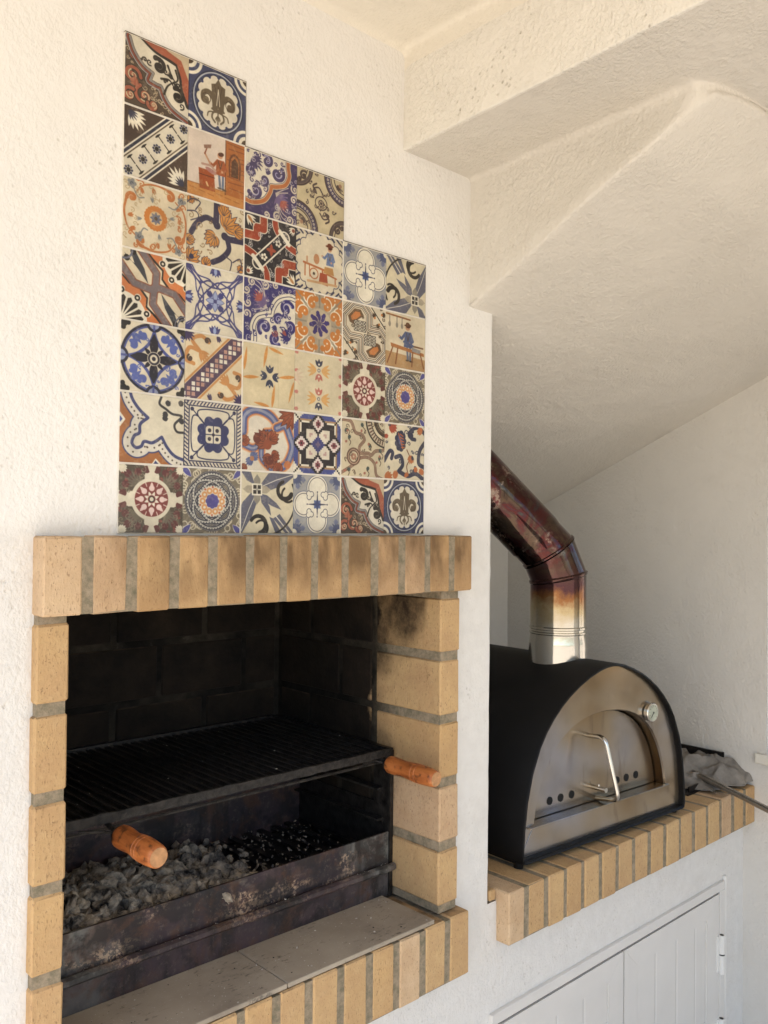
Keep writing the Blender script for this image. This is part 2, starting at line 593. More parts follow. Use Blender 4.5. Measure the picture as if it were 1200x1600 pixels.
def brick_mesh(w, d, h, var):
    key = (round(w, 2), round(d, 2), round(h, 2), var)
    if key in BRICKMESH: return BRICKMESH[key]
    r = random.Random(str(key))
    bm = bmesh.new()
    bmesh.ops.create_cube(bm, size=1)
    for v in bm.verts:
        v.co = Vector((v.co.x * w, v.co.y * d, v.co.z * h))
        v.co += Vector((r.uniform(-1, 1), r.uniform(-1, 1), r.uniform(-1, 1))) * 0.0005
    bmesh.ops.bevel(bm, geom=list(bm.edges), offset=0.0042, segments=1, affect='EDGES')
    for v in bm.verts:
        v.co += Vector((r.uniform(-1, 1), r.uniform(-1, 1), r.uniform(-1, 1))) * 0.0008
    for v in bm.verts: v.co *= S
    bmesh.ops.recalc_face_normals(bm, faces=bm.faces)
    me = bpy.data.meshes.new('brick')
    bm.to_mesh(me)
    bm.free()
    me.materials.append(M_BRICK)
    BRICKMESH[key] = me
    return me


def brick(parent, x0, x1, y0, y1, z0, z1):
    w, d, h = x1 - x0, y1 - y0, z1 - z0
    var = random.randrange(4)
    me = brick_mesh(w, d, h, var)
    o = bpy.data.objects.new('brick', me)
    COL.objects.link(o)
    o.parent = parent
    o.location = W((x0 + x1) / 2, (y0 + y1) / 2 + random.uniform(-.0012, .0012), (z0 + z1) / 2) - ROOTLOC[parent.name]
    o.scale = (w / round(w, 2) if 0 else 1, 1, 1)
    return o


# ------------------------------------------------------------------ the setting
XR = 2.896      # right end wall
XC = 1.205      # corner where the chimney wall ends and the oven recess starts
FX0, FX1 = -0.135, 1.0     # hole for the firebox, hidden behind the brick surround
FLOORZ = -2.25
YR = 4.6         # depth of the roofed terrace, its unseen front edge set to limit front light
RX = -1.85      # unseen left edge of the terrace roof, placed to let light in below

bm = B()
box(bm, -6, 3.6, -YR - .2, 1.6, FLOORZ - 0.1, FLOORZ)
obj('terrace_floor', bm, M_FLOOR, kind='structure')
bm = B()
box(bm, -120, 120, -120, 120, FLOORZ - 0.5, FLOORZ - 0.12)
obj('ground', bm, M_GROUND, kind='structure')

# chimney wall: front sheet with the firebox hole, a soft corner at XC, return into the recess
bm = B()


def wavy(x, z):
    return 0.0012 * nz(x, 0, z, 9) + 0.0015 * nz(x, 3, z, 3)


def sheet(x0, x1, z0, z1, nx, nzv):
    grid(bm, lambda u, v: (x0 + u * (x1 - x0), wavy(x0 + u * (x1 - x0), z0 + v * (z1 - z0)), z0 + v * (z1 - z0)), nx, nzv)


CR_ = 0.014
sheet(-6, FX0, FLOORZ, 1.34, 20, 30)
sheet(FX0, FX1, FLOORZ, -1.10, 10, 8)
sheet(FX0, FX1, -0.08, 1.34, 10, 12)
sheet(FX1, XC - CR_, FLOORZ, -1.10, 3, 8)
sheet(FX1, XC - CR_, -1.10, 1.34, 3, 60)
sheet(XC - CR_, 2.93, FLOORZ, -1.10, 12, 8)


def cornerf(u, v):
    z = -1.10 + v * 1.80
    j = 0.0024 * nz(5, 0, z, 22) + 0.0022 * nz(7, 0, z, 7)
    if u <= 0.5:
        a = u / 0.5 * math.pi / 2
        return (XC - CR_ + math.sin(a) * (CR_ + j), CR_ - math.cos(a) * CR_ + (wavy(XC, z) if u < .01 else 0), z)
    t = (u - 0.5) / 0.5
    return (XC + j * (1 - t), CR_ + t * (1.32 - CR_), z)


grid(bm, cornerf, 12, 90)
bmesh.ops.remove_doubles(bm, verts=bm.verts, dist=0.0005)
w_ = obj('chimney_wall', bm, M_WALL, smooth='all', kind='structure')

# right end wall with a window opening, back wall of the recess
bm = B()
WY0, WY1, WZ0, WZ1 = -1.30, -0.100, -0.925, 0.555


def rw(y0, y1, z0, z1, ny=8, nzv=8):
    grid(bm, lambda u, v: (XR + 0.003 * nz(0, y0 + u * (y1 - y0), z0 + v * (z1 - z0), 4), y0 + u * (y1 - y0), z0 + v * (z1 - z0)), ny, nzv)


rw(WY1, 1.36, FLOORZ, WZ0); rw(WY1, 1.36, WZ0, WZ1); rw(WY1, 1.36, WZ1, 1.34)
rw(WY0, WY1, FLOORZ, WZ0); rw(WY0, WY1, WZ1, 1.34); rw(-YR, WY0, FLOORZ, 1.34)  # unseen forward run of the wall, extended to cut light from the right
D_ = 0.30
quad(bm, (XR, WY1, WZ0), (XR + D_, WY1, WZ0), (XR + D_, WY1, WZ1), (XR, WY1, WZ1))
quad(bm, (XR, WY0, WZ0), (XR + D_, WY0, WZ0), (XR + D_, WY0, WZ1), (XR, WY0, WZ1))
quad(bm, (XR, WY0, WZ1), (XR + D_, WY0, WZ1), (XR + D_, WY1, WZ1), (XR, WY1, WZ1))
quad(bm, (XR, WY0, WZ0), (XR + D_, WY0, WZ0), (XR + D_, WY1, WZ0), (XR, WY1, WZ0))
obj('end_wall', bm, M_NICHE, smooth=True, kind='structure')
bm = B()
grid(bm, lambda u, v: (1.15 + u * 1.8, 1.30 + 0.004 * nz(u * 4, v * 4, 0, 2), -1.2 + v * 1.9), 10, 10)
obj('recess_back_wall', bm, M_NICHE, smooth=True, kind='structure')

# ceiling and the two stepped plaster beams under the stairs, with soft corners
TILT = 0.043


def fillet(prof, rad, seg=5):
    out = [prof[0]]
    for i in range(1, len(prof) - 1):
        p, q_, n_ = Vector(prof[i - 1]), Vector(prof[i]), Vector(prof[i + 1])
        a, b_ = (p - q_).normalized(), (n_ - q_).normalized()
        r = min(rad, (p - q_).length * .4, (n_ - q_).length * .4)
        for k in range(seg + 1):
            t = k / seg
            out.append(tuple((q_ + a * r) * (1 - t) ** 2 + q_ * 2 * t * (1 - t) + (q_ + b_ * r) * t ** 2))
    out.append(prof[-1])
    return out


YF = -4.6


def strip_extrude(pr, ys, zf):
    vv = [[bm.verts.new((x, y, zf(x, y, z))) for (x, z) in pr] for y in ys]
    for i in range(len(ys) - 1):
        for j in range(len(pr) - 1):
            bm.faces.new((vv[i][j], vv[i + 1][j], vv[i + 1][j + 1], vv[i][j + 1]))
    return vv


bm = B()
ys_c = [0.01, -0.006, -0.014, -0.03, -0.2, -0.5, -1.0, -1.5, -2.2, -YR]
pc = [(RX, 1.332), (-1.0, 1.332)] + fillet([(-0.5, 1.332), (0.817, 1.332), (0.817, 1.28)], 0.020) + [(0.820, 1.25)]
strip_extrude(pc, ys_c, lambda x, y, z: z - (0.016 * max(0, 1 + y / 0.03) ** 2 if y > -0.03 else 0))
obj('ceiling', bm, M_CEIL, smooth='all', kind='structure')

bm = B()
pb = [(0.8205, 1.300), (0.8172, 1.285), (0.817, 1.24), (0.817, 1.2), (0.817, 1.12)] + fillet([(0.817, 1.09), (0.817, 1.0494), (0.829, 1.0494)], 0.007) + [(0.835, 1.0515), (0.87, 1.056)]
ys_b = [0.01] + [-0.05 * i for i in range(0, 30)] + [-1.6, -2.2, -YR]
strip_extrude(pb, ys_b, lambda x, y, z: z + (-TILT * y if z < 1.2 else 0) + 0.002 * nz(x, y, z, 5))
obj('roof_beam', bm, M_BEAM, smooth='all', kind='structure')

bm = B()
# underside of the upper beam, running right until it meets the sloping soffit
pu = [(0.885, 1.0494), (0.95, 1.0494), (1.04, 1.0494)] + fillet([(1.05, 1.0494), (1.093, 1.0494), (1.093, 1.0)], 0.016)[1:]
pu = [(x, z) for x, z in pu if x < 1.0935]


def soff_z(x, y):
    return 0.67 - 0.02 * (x - 1.09) - 0.458 * y


EDGE = [(1.093, 0.01), (1.095, -0.007), (1.086, -0.14), (1.078, -0.288), (1.066, -0.42), (1.062, -0.52), (1.068, -0.60), (1.083, -0.66), (1.105, -0.705), (1.135, -0.733), (1.25, -0.755), (2.0, -0.775), (2.93, -0.79)]
TOPX = [(1.093, 0.01), (1.093, -0.70), (1.115, -0.716), (1.150, -0.733), (1.26, -0.755), (2.0, -0.775), (2.93, -0.79)]


def edge_x(y, e=None):
    e = e or EDGE
    for (x0, y0), (x1, y1) in zip(e, e[1:]):
        if y1 <= y <= y0:
            t = (y0 - y) / max(1e-6, (y0 - y1))
            return x0 + (x1 - x0) * t
    return e[-1][0]


# stringer face: from the underside's edge (x=1.093) down to the soffit edge; underside + face + soffit in one skin
ys_s = [0.01, -0.004, -0.012, -0.03] + [-0.03 - 0.02 * i for i in range(1, 32)] + [-0.66 - 0.008 * i for i in range(17)]
rows = []
for y in ys_s:
    ez = soff_z(edge_x(y), y)
    tz = 1.0494 - TILT * y
    ex = edge_x(y)
    topx = edge_x(y, TOPX)
    lift = min(1.0, max(0.0, (-y - 0.56) / 0.23)) ** 2
    ez = ez + (tz - ez) * lift
    ez = min(ez, tz - 0.0008)
    gap = tz - ez
    r_in = min(0.020, gap * 0.35)
    row = [(0.8265, tz), (0.95, tz), (topx - 0.045, tz)]
    for k in range(6):            # inner fillet
        t = k / 5
        row.append((topx - r_in * (1 - t) ** 2, tz - r_in * t ** 2))
    for k in range(1, 6):
        t = k / 6
        row.append((topx + (ex - topx) * t ** 1.3, tz - r_in + (ez + 0.012 - (tz - r_in)) * t))
    r_o = min(0.009, gap * 0.25)
    for k in range(5):            # rounded lower arris
        t = k / 4
        row.append((ex + 0.03 * t * t, ez + r_o * (1 - t) ** 2))
    row.append((ex + 0.10, soff_z(ex + 0.1, y) + (tz - soff_z(ex + 0.1, y)) * lift))
    for xx in (1.25, 1.45, 1.7, 2.0, 2.3, 2.6, 2.93):
        xr = max(xx, ex + 0.10 + 0.01 * (xx))
        row.append((xr, min(soff_z(xr, y) + (tz - soff_z(xr, y)) * lift, tz)))
    rows.append([bm.verts.new((x + 0.0015 * nz(x, y, z, 8), y, z + 0.002 * nz(x, y, z, 5))) for x, z in row])
for A, C in zip(rows, rows[1:]):
    for j in range(len(A) - 1):
        bm.faces.new((A[j], C[j], C[j + 1], A[j + 1]))
# beyond the place where the soffit dies into the beam the underside is flat
ylast = ys_s[-1]
lastrow = rows[-1]
nx_ = [bm.verts.new((v.co.x, -1.3, 1.0494 + TILT * 1.3)) for v in lastrow]
nx2 = [bm.verts.new((v.co.x, -YR, 1.0494 + TILT * YR)) for v in lastrow]
for j in range(len(lastrow) - 1):
    bm.faces.new((lastrow[j], nx_[j], nx_[j + 1], lastrow[j + 1]))
    bm.faces.new((nx_[j], nx2[j], nx2[j + 1], nx_[j + 1]))
# the soffit goes on down into the recess behind the chimney wall
prev = None
for y in [-0.03, 0.01, 0.1, 0.25, 0.4, 0.6, 0.8, 1.0, 1.06, 1.10, 1.2, 1.32]:
    zz = lambda x: max(soff_z(x, y), 0.135) + (0.006 if y < 0 else 0)
    row = [bm.verts.new((x, y, zz(x) + 0.003 * nz(x, y, 0, 3))) for x in (1.09, 1.2, 1.35, 1.6, 1.9, 2.2, 2.5, 2.93)]
    if prev:
        for j in range(len(row) - 1):
            bm.faces.new((prev[j], row[j], row[j + 1], prev[j + 1]))
    prev = row
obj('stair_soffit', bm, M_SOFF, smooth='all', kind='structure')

# roof slab above everything so that sun and sky stay out from over the terrace
bm = B()
box(bm, RX, 3.6, -YR, 1.6, 1.60, 1.75)
quad(bm, (RX, -YR, 1.30), (3.6, -YR, 1.30), (3.6, -YR, 1.62), (RX, -YR, 1.62))
quad(bm, (RX, -YR, 1.30), (RX, 1.6, 1.30), (RX, 1.6, 1.62), (RX, -YR, 1.62))
obj('roof_slab', bm, M_CEIL, kind='structure')
bm = B()
box(bm, XR + 0.02, XR + 0.30, 1.36, 1.6, FLOORZ, 1.6)
box(bm, XR + 0.02, XR + 0.30, -0.09, 1.36, FLOORZ, 1.6)
box(bm, XR + 0.02, XR + 0.30, -YR, -1.32, FLOORZ, 1.6)
box(bm, XR + 0.02, XR + 0.30, -1.32, -0.09, FLOORZ, -0.96)
box(bm, XR + 0.02, XR + 0.30, -1.32, -0.09, 0.57, 1.6)
box(bm, -6, XR + .3, 1.34, 1.6, FLOORZ, 1.6)
box(bm, -6.2, -6, -0.2, 1.6, FLOORZ, 1.6)
obj('outer_masonry', bm, M_NICHE, kind='structure')

# ------------------------------------------------------------------ brick barbecue
bbq = thing('brick_barbecue', (0.44, 0.0, -1.24), 'large open fireplace of yellow bricks, sooty inside, set in the white wall', 'fireplace')


def part(name, bm_, m_, parent, **kw):
    return obj(name, bm_, m_, parent, **kw)


G = 0.0105     # half a joint
# lintel
LX = [-0.1705, -0.082, 0.013, 0.109, 0.204, 0.301, 0.394, 0.487, 0.583, 0.681, 0.781, 0.877, 0.973, 1.0585]
bm = B(); box(bm, -0.163, 1.051, -0.0475, 0.055, -0.1535, -0.002)
lint = part('lintel', bm, M_MORTAR, bbq)
for i in range(len(LX) - 1):
    x0 = LX[i] + (G if i else 0)
    x1 = LX[i + 1] - (G if i < len(LX) - 2 else 0)
    brick(lint, x0, x1, -0.050, 0.06, -0.1545 + random.uniform(-.0015, .0015), 0.0 + random.uniform(-.001, .001))
# jambs
JZ = [-0.165, -0.3395, -0.516, -0.692, -0.869, -1.046]
bm = B(); box(bm, 0.9645, 1.034, -0.018, 0.2555, -1.055, -0.152)
jr = part('jamb', bm, M_MORTAR, bbq)
for a, c in zip(JZ, JZ[1:]):
    brick(jr, 0.960 + random.uniform(-.0015, .0015), 1.0385 + random.uniform(-.002, .002), -0.022, 0.243, c + 0.0125, a - 0.0125)
JL = [-0.160, -0.336, -0.509, -0.682, -0.855, -1.032]
bm = B(); box(bm, -0.166, -0.1095, -0.018, 0.2555, -1.062, -0.152)
jl = part('jamb', bm, M_MORTAR, bbq)
for a, c in zip(JL, JL[1:]):
    brick(jl, -0.1705 + random.uniform(-.001, .001), -0.105 + random.uniform(-.002, .002), -0.022, 0.243, c + 0.0125, a - 0.0125)
# firebox walls
bm = B()
box(bm, 0.9655, 1.03, 0.2565, 0.76, -1.25, 0.05)
box(bm, -0.165, 0.9645, 0.743, 0.80, -1.25, 0.05)
box(bm, -0.165, -0.1105, 0.2565, 0.742, -1.25, 0.05)
fb = part('firebox', bm, M_MORTAR, bbq)
IZ = [0.03, -0.165, -0.3395, -0.516, -0.692, -0.869, -1.046]
for r_, (a, c) in enumerate(zip(IZ, IZ[1:])):
    ys = [0.2595, 0.41, 0.73] if r_ % 2 == 0 else [0.2595, 0.56, 0.73]
    for y0, y1 in zip(ys, ys[1:]):
        brick(fb, 0.9605 + random.uniform(-.002, .002), 1.02, y0 + 0.008, y1 - 0.006, c + 0.010, a - 0.010)
        brick(fb, -0.16, -0.1055, y0 + 0.008, y1 - 0.006, c + 0.010, a - 0.010)
    xs = [-0.10, 0.20, 0.51, 0.82, 0.955] if r_ % 2 == 0 else [-0.10, 0.05, 0.36, 0.67, 0.955]
    for x0, x1 in zip(xs, xs[1:]):
        brick(fb, x0 + 0.009, x1 - 0.009, 0.738 + random.uniform(-.002, .002), 0.79, c + 0.010, a - 0.010)
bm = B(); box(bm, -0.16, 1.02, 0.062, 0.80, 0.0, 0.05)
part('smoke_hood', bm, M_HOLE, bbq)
# sill
SXs = [1.0585, 0.971, 0.873, 0.775, 0.680, 0.584, 0.486, 0.388, 0.293, 0.197, 0.101, 0.005, -0.09, -0.1705]
bm = B(); box(bm, -0.163, 1.051, -0.0465, 0.20, -1.2372, -1.0655)
sl = part('sill', bm, M_MORTAR, bbq)
for i in range(len(SXs) - 1):
    x1 = SXs[i] - (G if i else 0)
    x0 = SXs[i + 1] + (G if i < len(SXs) - 2 else 0)
    brick(sl, x0, x1, -0.050, 0.165, -1.2385 + random.uniform(-.002, .002), -1.0615 + random.uniform(-.0015, .0015))
for (x0, x1) in ((0.4245, 0.920), (-0.1035, 0.4215)):
    bm = B()
    box(bm, x0, x1, -0.046, 0.166, -1.0595, -1.048, 0.0016)
    o = part('slab', bm, M_SLAB, bbq)

# ------------------------------------------------------------------ ember tray (metal insert)
TY = 0.163
tray = thing('ember_tray', (0.43, 0.4, -1.06), 'scorched metal charcoal tray with flaking front panel inside the brick fireplace', 'charcoal tray')


def sheetbox(x0, x1, y0, y1, z0, z1, amp=0.0012, n=24):
    b2 = B()
    box(b2, x0, x1, y0, y1, z0, z1)
    return b2


bm = B()
grid(bm, lambda u, v: (-0.1 + u * 1.052, TY + 0.004 + 0.0035 * nz(u * 7, v, 1), -0.968 + v * 0.096 + 0.003 * nz(u * 12, 0, 2) * (v > .9)), 60, 3)
grid(bm, lambda u, v: (-0.1 + u * 1.052, TY + 0.009 + 0.0035 * nz(u * 7, v, 1), -0.968 + v * 0.096 + 0.003 * nz(u * 12, 0, 2) * (v > .9)), 60, 3)
box(bm, -0.1, 0.952, TY + 0.0035, TY + 0.010, -0.8745, -0.8705)
obj('front_panel', bm, M_TRAY, tray, smooth=True)
bm = B()
path = [(-0.10 + i * 0.0263, TY - 0.012 + 0.0015 * nz(i * .4, 0, 0), -0.967 + 0.0015 * nz(i * .5, 1, 0)) for i in range(41)]
tube(bm, path, [0.0115 + 0.0015 * nz(i * 1.3, 4, 4) for i in range(41)], 7)
box(bm, -0.1, 0.952, TY - 0.014, TY + 0.004, -0.9795, -0.9745)
obj('rail', bm, burnt_metal('scorched_rail', 0.5), tray, smooth=True)
bm = B(); box(bm, -0.1, 0.952, TY + 0.004, TY + 0.008, -1.056, -0.972)
obj('kick_plate', bm, burnt_metal('scorched_kick_plate', 0.0, 0.4), tray)
bm = B()
box(bm, 0.944, 0.9575, TY - 0.002, TY + 0.008, -1.056, -0.632)
box(bm, 0.954, 0.9575, TY + 0.008, 0.70, -1.056, -0.80)
box(bm, 0.951, 0.9575, 0.52, 0.70, -0.80, -0.62)
box(bm, 0.951, 0.9575, 0.17, 0.24, -0.80, -0.66)
obj('side_plate', bm, M_GRILL, tray)
for z in (-0.66, -0.755, -0.845):
    bm = B(); box(bm, 0.928, 0.954, 0.20, 0.70, z, z + 0.006); box(bm, 0.950, 0.954, 0.20, 0.70, z - 0.01, z)
    obj('side_rail', bm, M_GEDGE, tray)
bm = B()
grid(bm, lambda u, v: (-0.1 + u * 1.05, 0.60 + 0.004 * nz(u * 6, v, 5), -0.96 + v * 0.155), 30, 3)
grid(bm, lambda u, v: (-0.1 + u * 1.05, 0.606 + 0.004 * nz(u * 6, v, 5), -0.96 + v * 0.155), 30, 3)
obj('back_panel', bm, burnt_metal('scorched_back_plate', 0.25, 0.0), tray)
bm = B(); box(bm, -0.1, 0.95, TY + 0.008, 0.6, -0.972, -0.966)
obj('tray_floor', bm, M_GRILL, tray)
for i in range(20):
    x = -0.07 + i * 0.053
    bm = B()
    box(bm, x, x + 0.02, TY + 0.012, 0.595, -0.945, -0.938)
    obj('ember_bar', bm, M_GRILL, tray)

ICO = {}
for k_ in (1, 2, 3):
    t_ = bmesh.new()
    bmesh.ops.create_icosphere(t_, subdivisions=k_, radius=1)
    t_.verts.index_update()
    ICO[k_] = ([v.co.copy() for v in t_.verts], [tuple(v.index for v in f.verts) for f in t_.faces])
    t_.free()


class Lumps:
    """collects many small deformed icospheres quickly"""
    def __init__(s): s.v, s.f = [], []

    def add(s, k_, fn):
        V, Fc = ICO[k_]
        n0 = len(s.v)
        s.v.extend(fn(p) for p in V)
        s.f.extend(tuple(i + n0 for i in f) for f in Fc)

    def bm(s):
        me = bpy.data.meshes.new('tmp')
        me.from_pydata([tuple(p) for p in s.v], [], s.f)
        b_ = bmesh.new()
        b_.from_mesh(me)
        bpy.data.meshes.remove(me)
        return b_


# embers: heap of grey lumps, nobody could count them
LU = Lumps()
r_ = random.Random(3)
for i in range(1500):
    big = i < 620
    u = r_.random() ** 1.25
    x = -0.09 + u * (0.62 if big else 1.0)
    y = TY + 0.03 + r_.random() * 0.39
    heap = max(0.0, 1 - max(0, x) / 0.62) * (1 - abs(y - 0.34) / 0.34)
    z = -0.945 + r_.random() * 0.025 + 0.075 * heap
    rad = r_.uniform(0.008, 0.023) if big else r_.uniform(0.0018, 0.0095)
    if not big and x > 0.62: rad = r_.uniform(0.0015, 0.004)
    sx, sy, sz = rad * r_.uniform(.8, 1.8), rad * r_.uniform(.7, 1.4), rad * r_.uniform(.4, 0.9)
    rot = Matrix.Rotation(r_.uniform(0, 6.28), 3, Vector((r_.uniform(-1, 1), r_.uniform(-1, 1), r_.uniform(-1, 1))).normalized())
    off = r_.uniform(0, 100)

    def lump(p):
        d = 1 + 0.40 * noise.noise(p * 1.3 + Vector((off, 0, 0))) + 0.22 * noise.noise(p * 3.1 + Vector((0, off, 0))) + 0.12 * noise.noise(p * 7 + Vector((0, off, 0)))
        d = d + 0.10 * abs(noise.noise(p * 5 + Vector((off, off, 0))))
        d = round(d * 6) / 6 * 0.6 + d * 0.4
        q_ = rot @ Vector((p.x * d * sx, p.y * d * sy, p.z * d * sz))
        return q_ + Vector((x, y, z))
    LU.add(3 if rad > 0.015 else 2 if rad > .006 else 1, lump)
bm = LU.bm()
o = obj('charcoal_embers', bm, M_COAL, smooth=False)
tag(o, 'heap of burnt grey charcoal and ash lumps lying in the metal tray', 'charcoal', kind='stuff')

# ash crumbs scattered over slabs, rail and grill
for nm, mt, lab, cnt in (('ash_flakes', M_FLAKE, 'tiny pale ash flakes scattered over slabs, tray and grill', 210), ('char_crumbs', M_FLAKE_DARK, 'small black char crumbs scattered over the grey slabs and sill', 60)):
    LU = Lumps()
    for i in range(cnt):
        w = r_.random()
        if nm == 'char_crumbs' or w < 0.40:
            x, y, z = r_.uniform(-0.1, 0.91), r_.uniform(-0.04, 0.15), -1.0475
        elif w < 0.55:
            x, y, z = r_.uniform(-0.1, 0.93), r_.uniform(0.142, 0.16), -0.953
        elif w < 0.72:
            x, y, z = r_.uniform(-0.08, 0.93), r_.uniform(0.16, 0.70), -0.6205
        else:
            x, y, z = r_.uniform(0.25, 0.93), r_.uniform(0.19, 0.55), -0.937
        rad = 0.0007 + 0.0019 * r_.random() ** 4 * (1.3 if nm == 'char_crumbs' and r_.random() < .2 else 1)
        LU.add(1, lambda p: Vector((p.x * rad * r_.uniform(.7, 1.8) + x, p.y * rad * r_.uniform(.7, 1.8) + y, p.z * rad * .6 + rad * 0.3 + z)))
    bm = LU.bm()
    o = obj(nm, bm, mt)
    tag(o, lab, 'ash' if nm == 'ash_flakes' else 'char crumbs', kind='stuff')

# ------------------------------------------------------------------ grill
GZ = -0.632
grill = thing('grill_grate', (0.43, 0.43, GZ - 0.01), 'blackened iron grill rack with two turned wooden handles above the charcoal tray', 'grill')
for i in range(37):
    x = -0.082 + i * 0.0276
    bm = B()
    v1 = [(x - 0.0062, GZ + 0.003), (x, GZ - 0.006), (x + 0.0062, GZ + 0.003), (x + 0.0062, GZ + 0.0065), (x, GZ - 0.002), (x - 0.0062, GZ + 0.0065)]
    A = [bm.verts.new((a, 0.158, c)) for a, c in v1]
    C_ = [bm.verts.new((a, 0.722, c)) for a, c in v1]
    for k in range(6):
        bm.faces.new((A[k], A[(k + 1) % 6], C_[(k + 1) % 6], C_[k]))
    bm.faces.new(A[::-1]); bm.faces.new(C_)
    obj('grill_bar', bm, M_GRILL, grill)
bm = B()
grid(bm, lambda u, v: (-0.095 + u * 1.03, 0.148 + 0.002 * nz(u * 30, v, 3), GZ - 0.012 + v * 0.022 + 0.002 * nz(u * 25, v, 9)), 80, 2)
grid(bm, lambda u, v: (-0.095 + u * 1.03, 0.156, GZ - 0.012 + v * 0.022 + 0.002 * nz(u * 25, v, 9)), 80, 2)
box(bm, -0.095, 0.935, 0.1485, 0.1575, GZ + 0.006, GZ + 0.0095)
obj('front_edge', bm, M_GEDGE, grill, smooth=True)
bm = B()
box(bm, 0.928, 0.942, 0.148, 0.73, GZ - 0.01, GZ + 0.011)
box(bm, -0.100, -0.088, 0.148, 0.73, GZ - 0.01, GZ + 0.011)
box(bm, -0.095, 0.935, 0.723, 0.733, GZ - 0.01, GZ + 0.013)
obj('frame', bm, M_GRILL, grill)
bm = B()
tube(bm, [(-0.09, 0.147, GZ - 0.022), (0.93, 0.147, GZ - 0.022)], 0.004, 6)
obj('front_rod', bm, M_GEDGE, grill)


def handle(x, y0, z0, dirv, L, r):
    d = Vector(dirv).normalized()
    p0 = Vector((x, y0, z0))
    prof_ = [(0, .62), (.02, .80), (.06, .95), (.14, .97), (.24, .93), (.33, .88), (.40, .88), (.50, .95), (.58, 1.0), (.585, .965), (.60, .965), (.605, 1.01), (.66, 1.03), (.665, .99), (.68, .99), (.685, 1.03), (.80, 1.0), (.93, .93), (.985, .88), (1.0, .80)]
    b2 = B()
    tube(b2, [p0 + d * (a * L) for a, _ in prof_], [k * r for _, k in prof_], 20)
    h = obj('wooden_handle', b2, M_WOOD, grill, smooth=True)
    b2 = B()
    e = p0 + d * L
    tube(b2, [e - d * 0.001, e + d * 0.0012], r * 0.76, 20)
    obj('end_cap', b2, M_ENDWOOD, h)
    b2 = B()
    tube(b2, [p0 - d * 0.004, p0 + d * 0.006], [r * 0.74, r * .86], 16)
    obj('ferrule', b2, M_GEDGE, h)
    b2 = B()
    tube(b2, [(x, 0.158, GZ - 0.015), tuple(p0)], 0.006, 8)
    tube(b2, [(x - .07, 0.150, GZ - 0.018), (x - .02, y0 + .03, z0 + .004), tuple(p0)], 0.0035, 8)
    obj('handle_stem', b2, M_GEDGE, grill)


handle(0.066, 0.095, -0.657, (0.04, -1, -0.03), 0.160, 0.0265)
handle(0.897, 0.122, -0.654, (0.03, -1, -0.03), 0.185, 0.0255)

# ------------------------------------------------------------------ counter of bricks under the oven
ctr = thing('brick_counter', (2.05, 0.0, -1.22), 'long shelf of upright yellow bricks carrying the pizza oven', 'counter')
CX = [1.2385, 1.323, 1.425, 1.525, 1.621, 1.723, 1.827, 1.933, 2.040, 2.149, 2.258, 2.366, 2.476, 2.586, 2.698, 2.806, 2.894]
bm = B(); box(bm, 1.2445, 2.893, -0.0465, 0.252, -1.2212, -1.0685)
cm = obj('front_course', bm, M_MORTAR, ctr)
for i in range(len(CX) - 1):
    x0 = CX[i] + (G if i else 0)
    x1 = CX[i + 1] - (G if i < len(CX) - 2 else 0)
    brick(cm, x0, x1, -0.050 + random.uniform(-.002, .002), 0.246, -1.2225 + random.uniform(-.002, .002), -1.0655 + random.uniform(-.0012, .0012))
bm = B(); box(bm, 1.21, 1.2425, 0.004, 1.29, -1.10, -1.0695)
box(bm, 1.2445, 2.893, 0.2545, 1.29, -1.218, -1.0695)
c2 = obj('rear_course', bm, M_MORTAR, ctr)
brick(c2, 1.2075, 1.2365, 0.0, 0.246, -1.098, -1.0655)
for rr in range(4):
    for i in range(len(CX) - 1):
        brick(c2, CX[i] + G - (0.02 if i else 0), CX[i + 1] - G - (.02 if i < 15 else 0), 0.262 + rr * 0.257, 0.262 + rr * 0.257 + 0.243, -1.21, -1.0655 + random.uniform(-.001, .001))

# ------------------------------------------------------------------ pizza oven
OO = Vector((1.398, 0.035, 0)); OE = Vector((2.35, -0.02, 0))
ou = (OE - OO).normalized(); on_ = Vector((ou.y, -ou.x, 0))


def OV(u, d, z):
    p = OO + ou * u + on_ * d
    return (p.x, p.y, z)


oven = thing('pizza_oven', OV(0.472, -0.4, -1.065), 'domed black wood-fired pizza oven with heat-stained steel front on the brick shelf', 'pizza oven')
hw = [(-1.047, .452), (-1.043, .466), (-1.025, .4715), (-.985, .470), (-.942, .467), (-.854, .455), (-.766, .431), (-.686, .394), (-.640, .362), (-.600, .325), (-.565, .284), (-.535, .240), (-.505, .185), (-.482, .130), (-.464, .075), (-.456, .035)]
CU = 0.472
arc = [(CU - w, z) for z, w in hw] + [(CU, -0.4535)] + [(CU + w * 0.985, z) for z, w in hw[::-1]]


def scaled(arc_, t):   # offset the outline inwards by t
    c = Vector((CU, -0.80))
    out = []
    n_ = len(arc_)
    for i, p in enumerate(arc_):
        a = Vector(arc_[max(0, i - 1)]); b2 = Vector(arc_[min(n_ - 1, i + 1)])
        tg = (b2 - a).normalized()
        nn = Vector((tg.y, -tg.x))
        if i == 0: nn = Vector((1, 0.3)).normalized()
        if i == n_ - 1: nn = Vector((-1, .3)).normalized()
        out.append((p[0] + nn.x * t, p[1] + nn.y * t))
    return out


inn = scaled(arc, 0.007)
inn = [(a, max(b2, -1.039)) for a, b2 in inn]


def loft(bm_, loops, close=True):
    L = [[bm_.verts.new(p) for p in lp] for lp in loops]
    for A_, C2 in zip(L, L[1:]):
        n_ = len(A_)
        for k in range(n_ if close else n_ - 1):
            bm_.faces.new((A_[k], A_[(k + 1) % n_], C2[(k + 1) % n_], C2[k]))
    return L


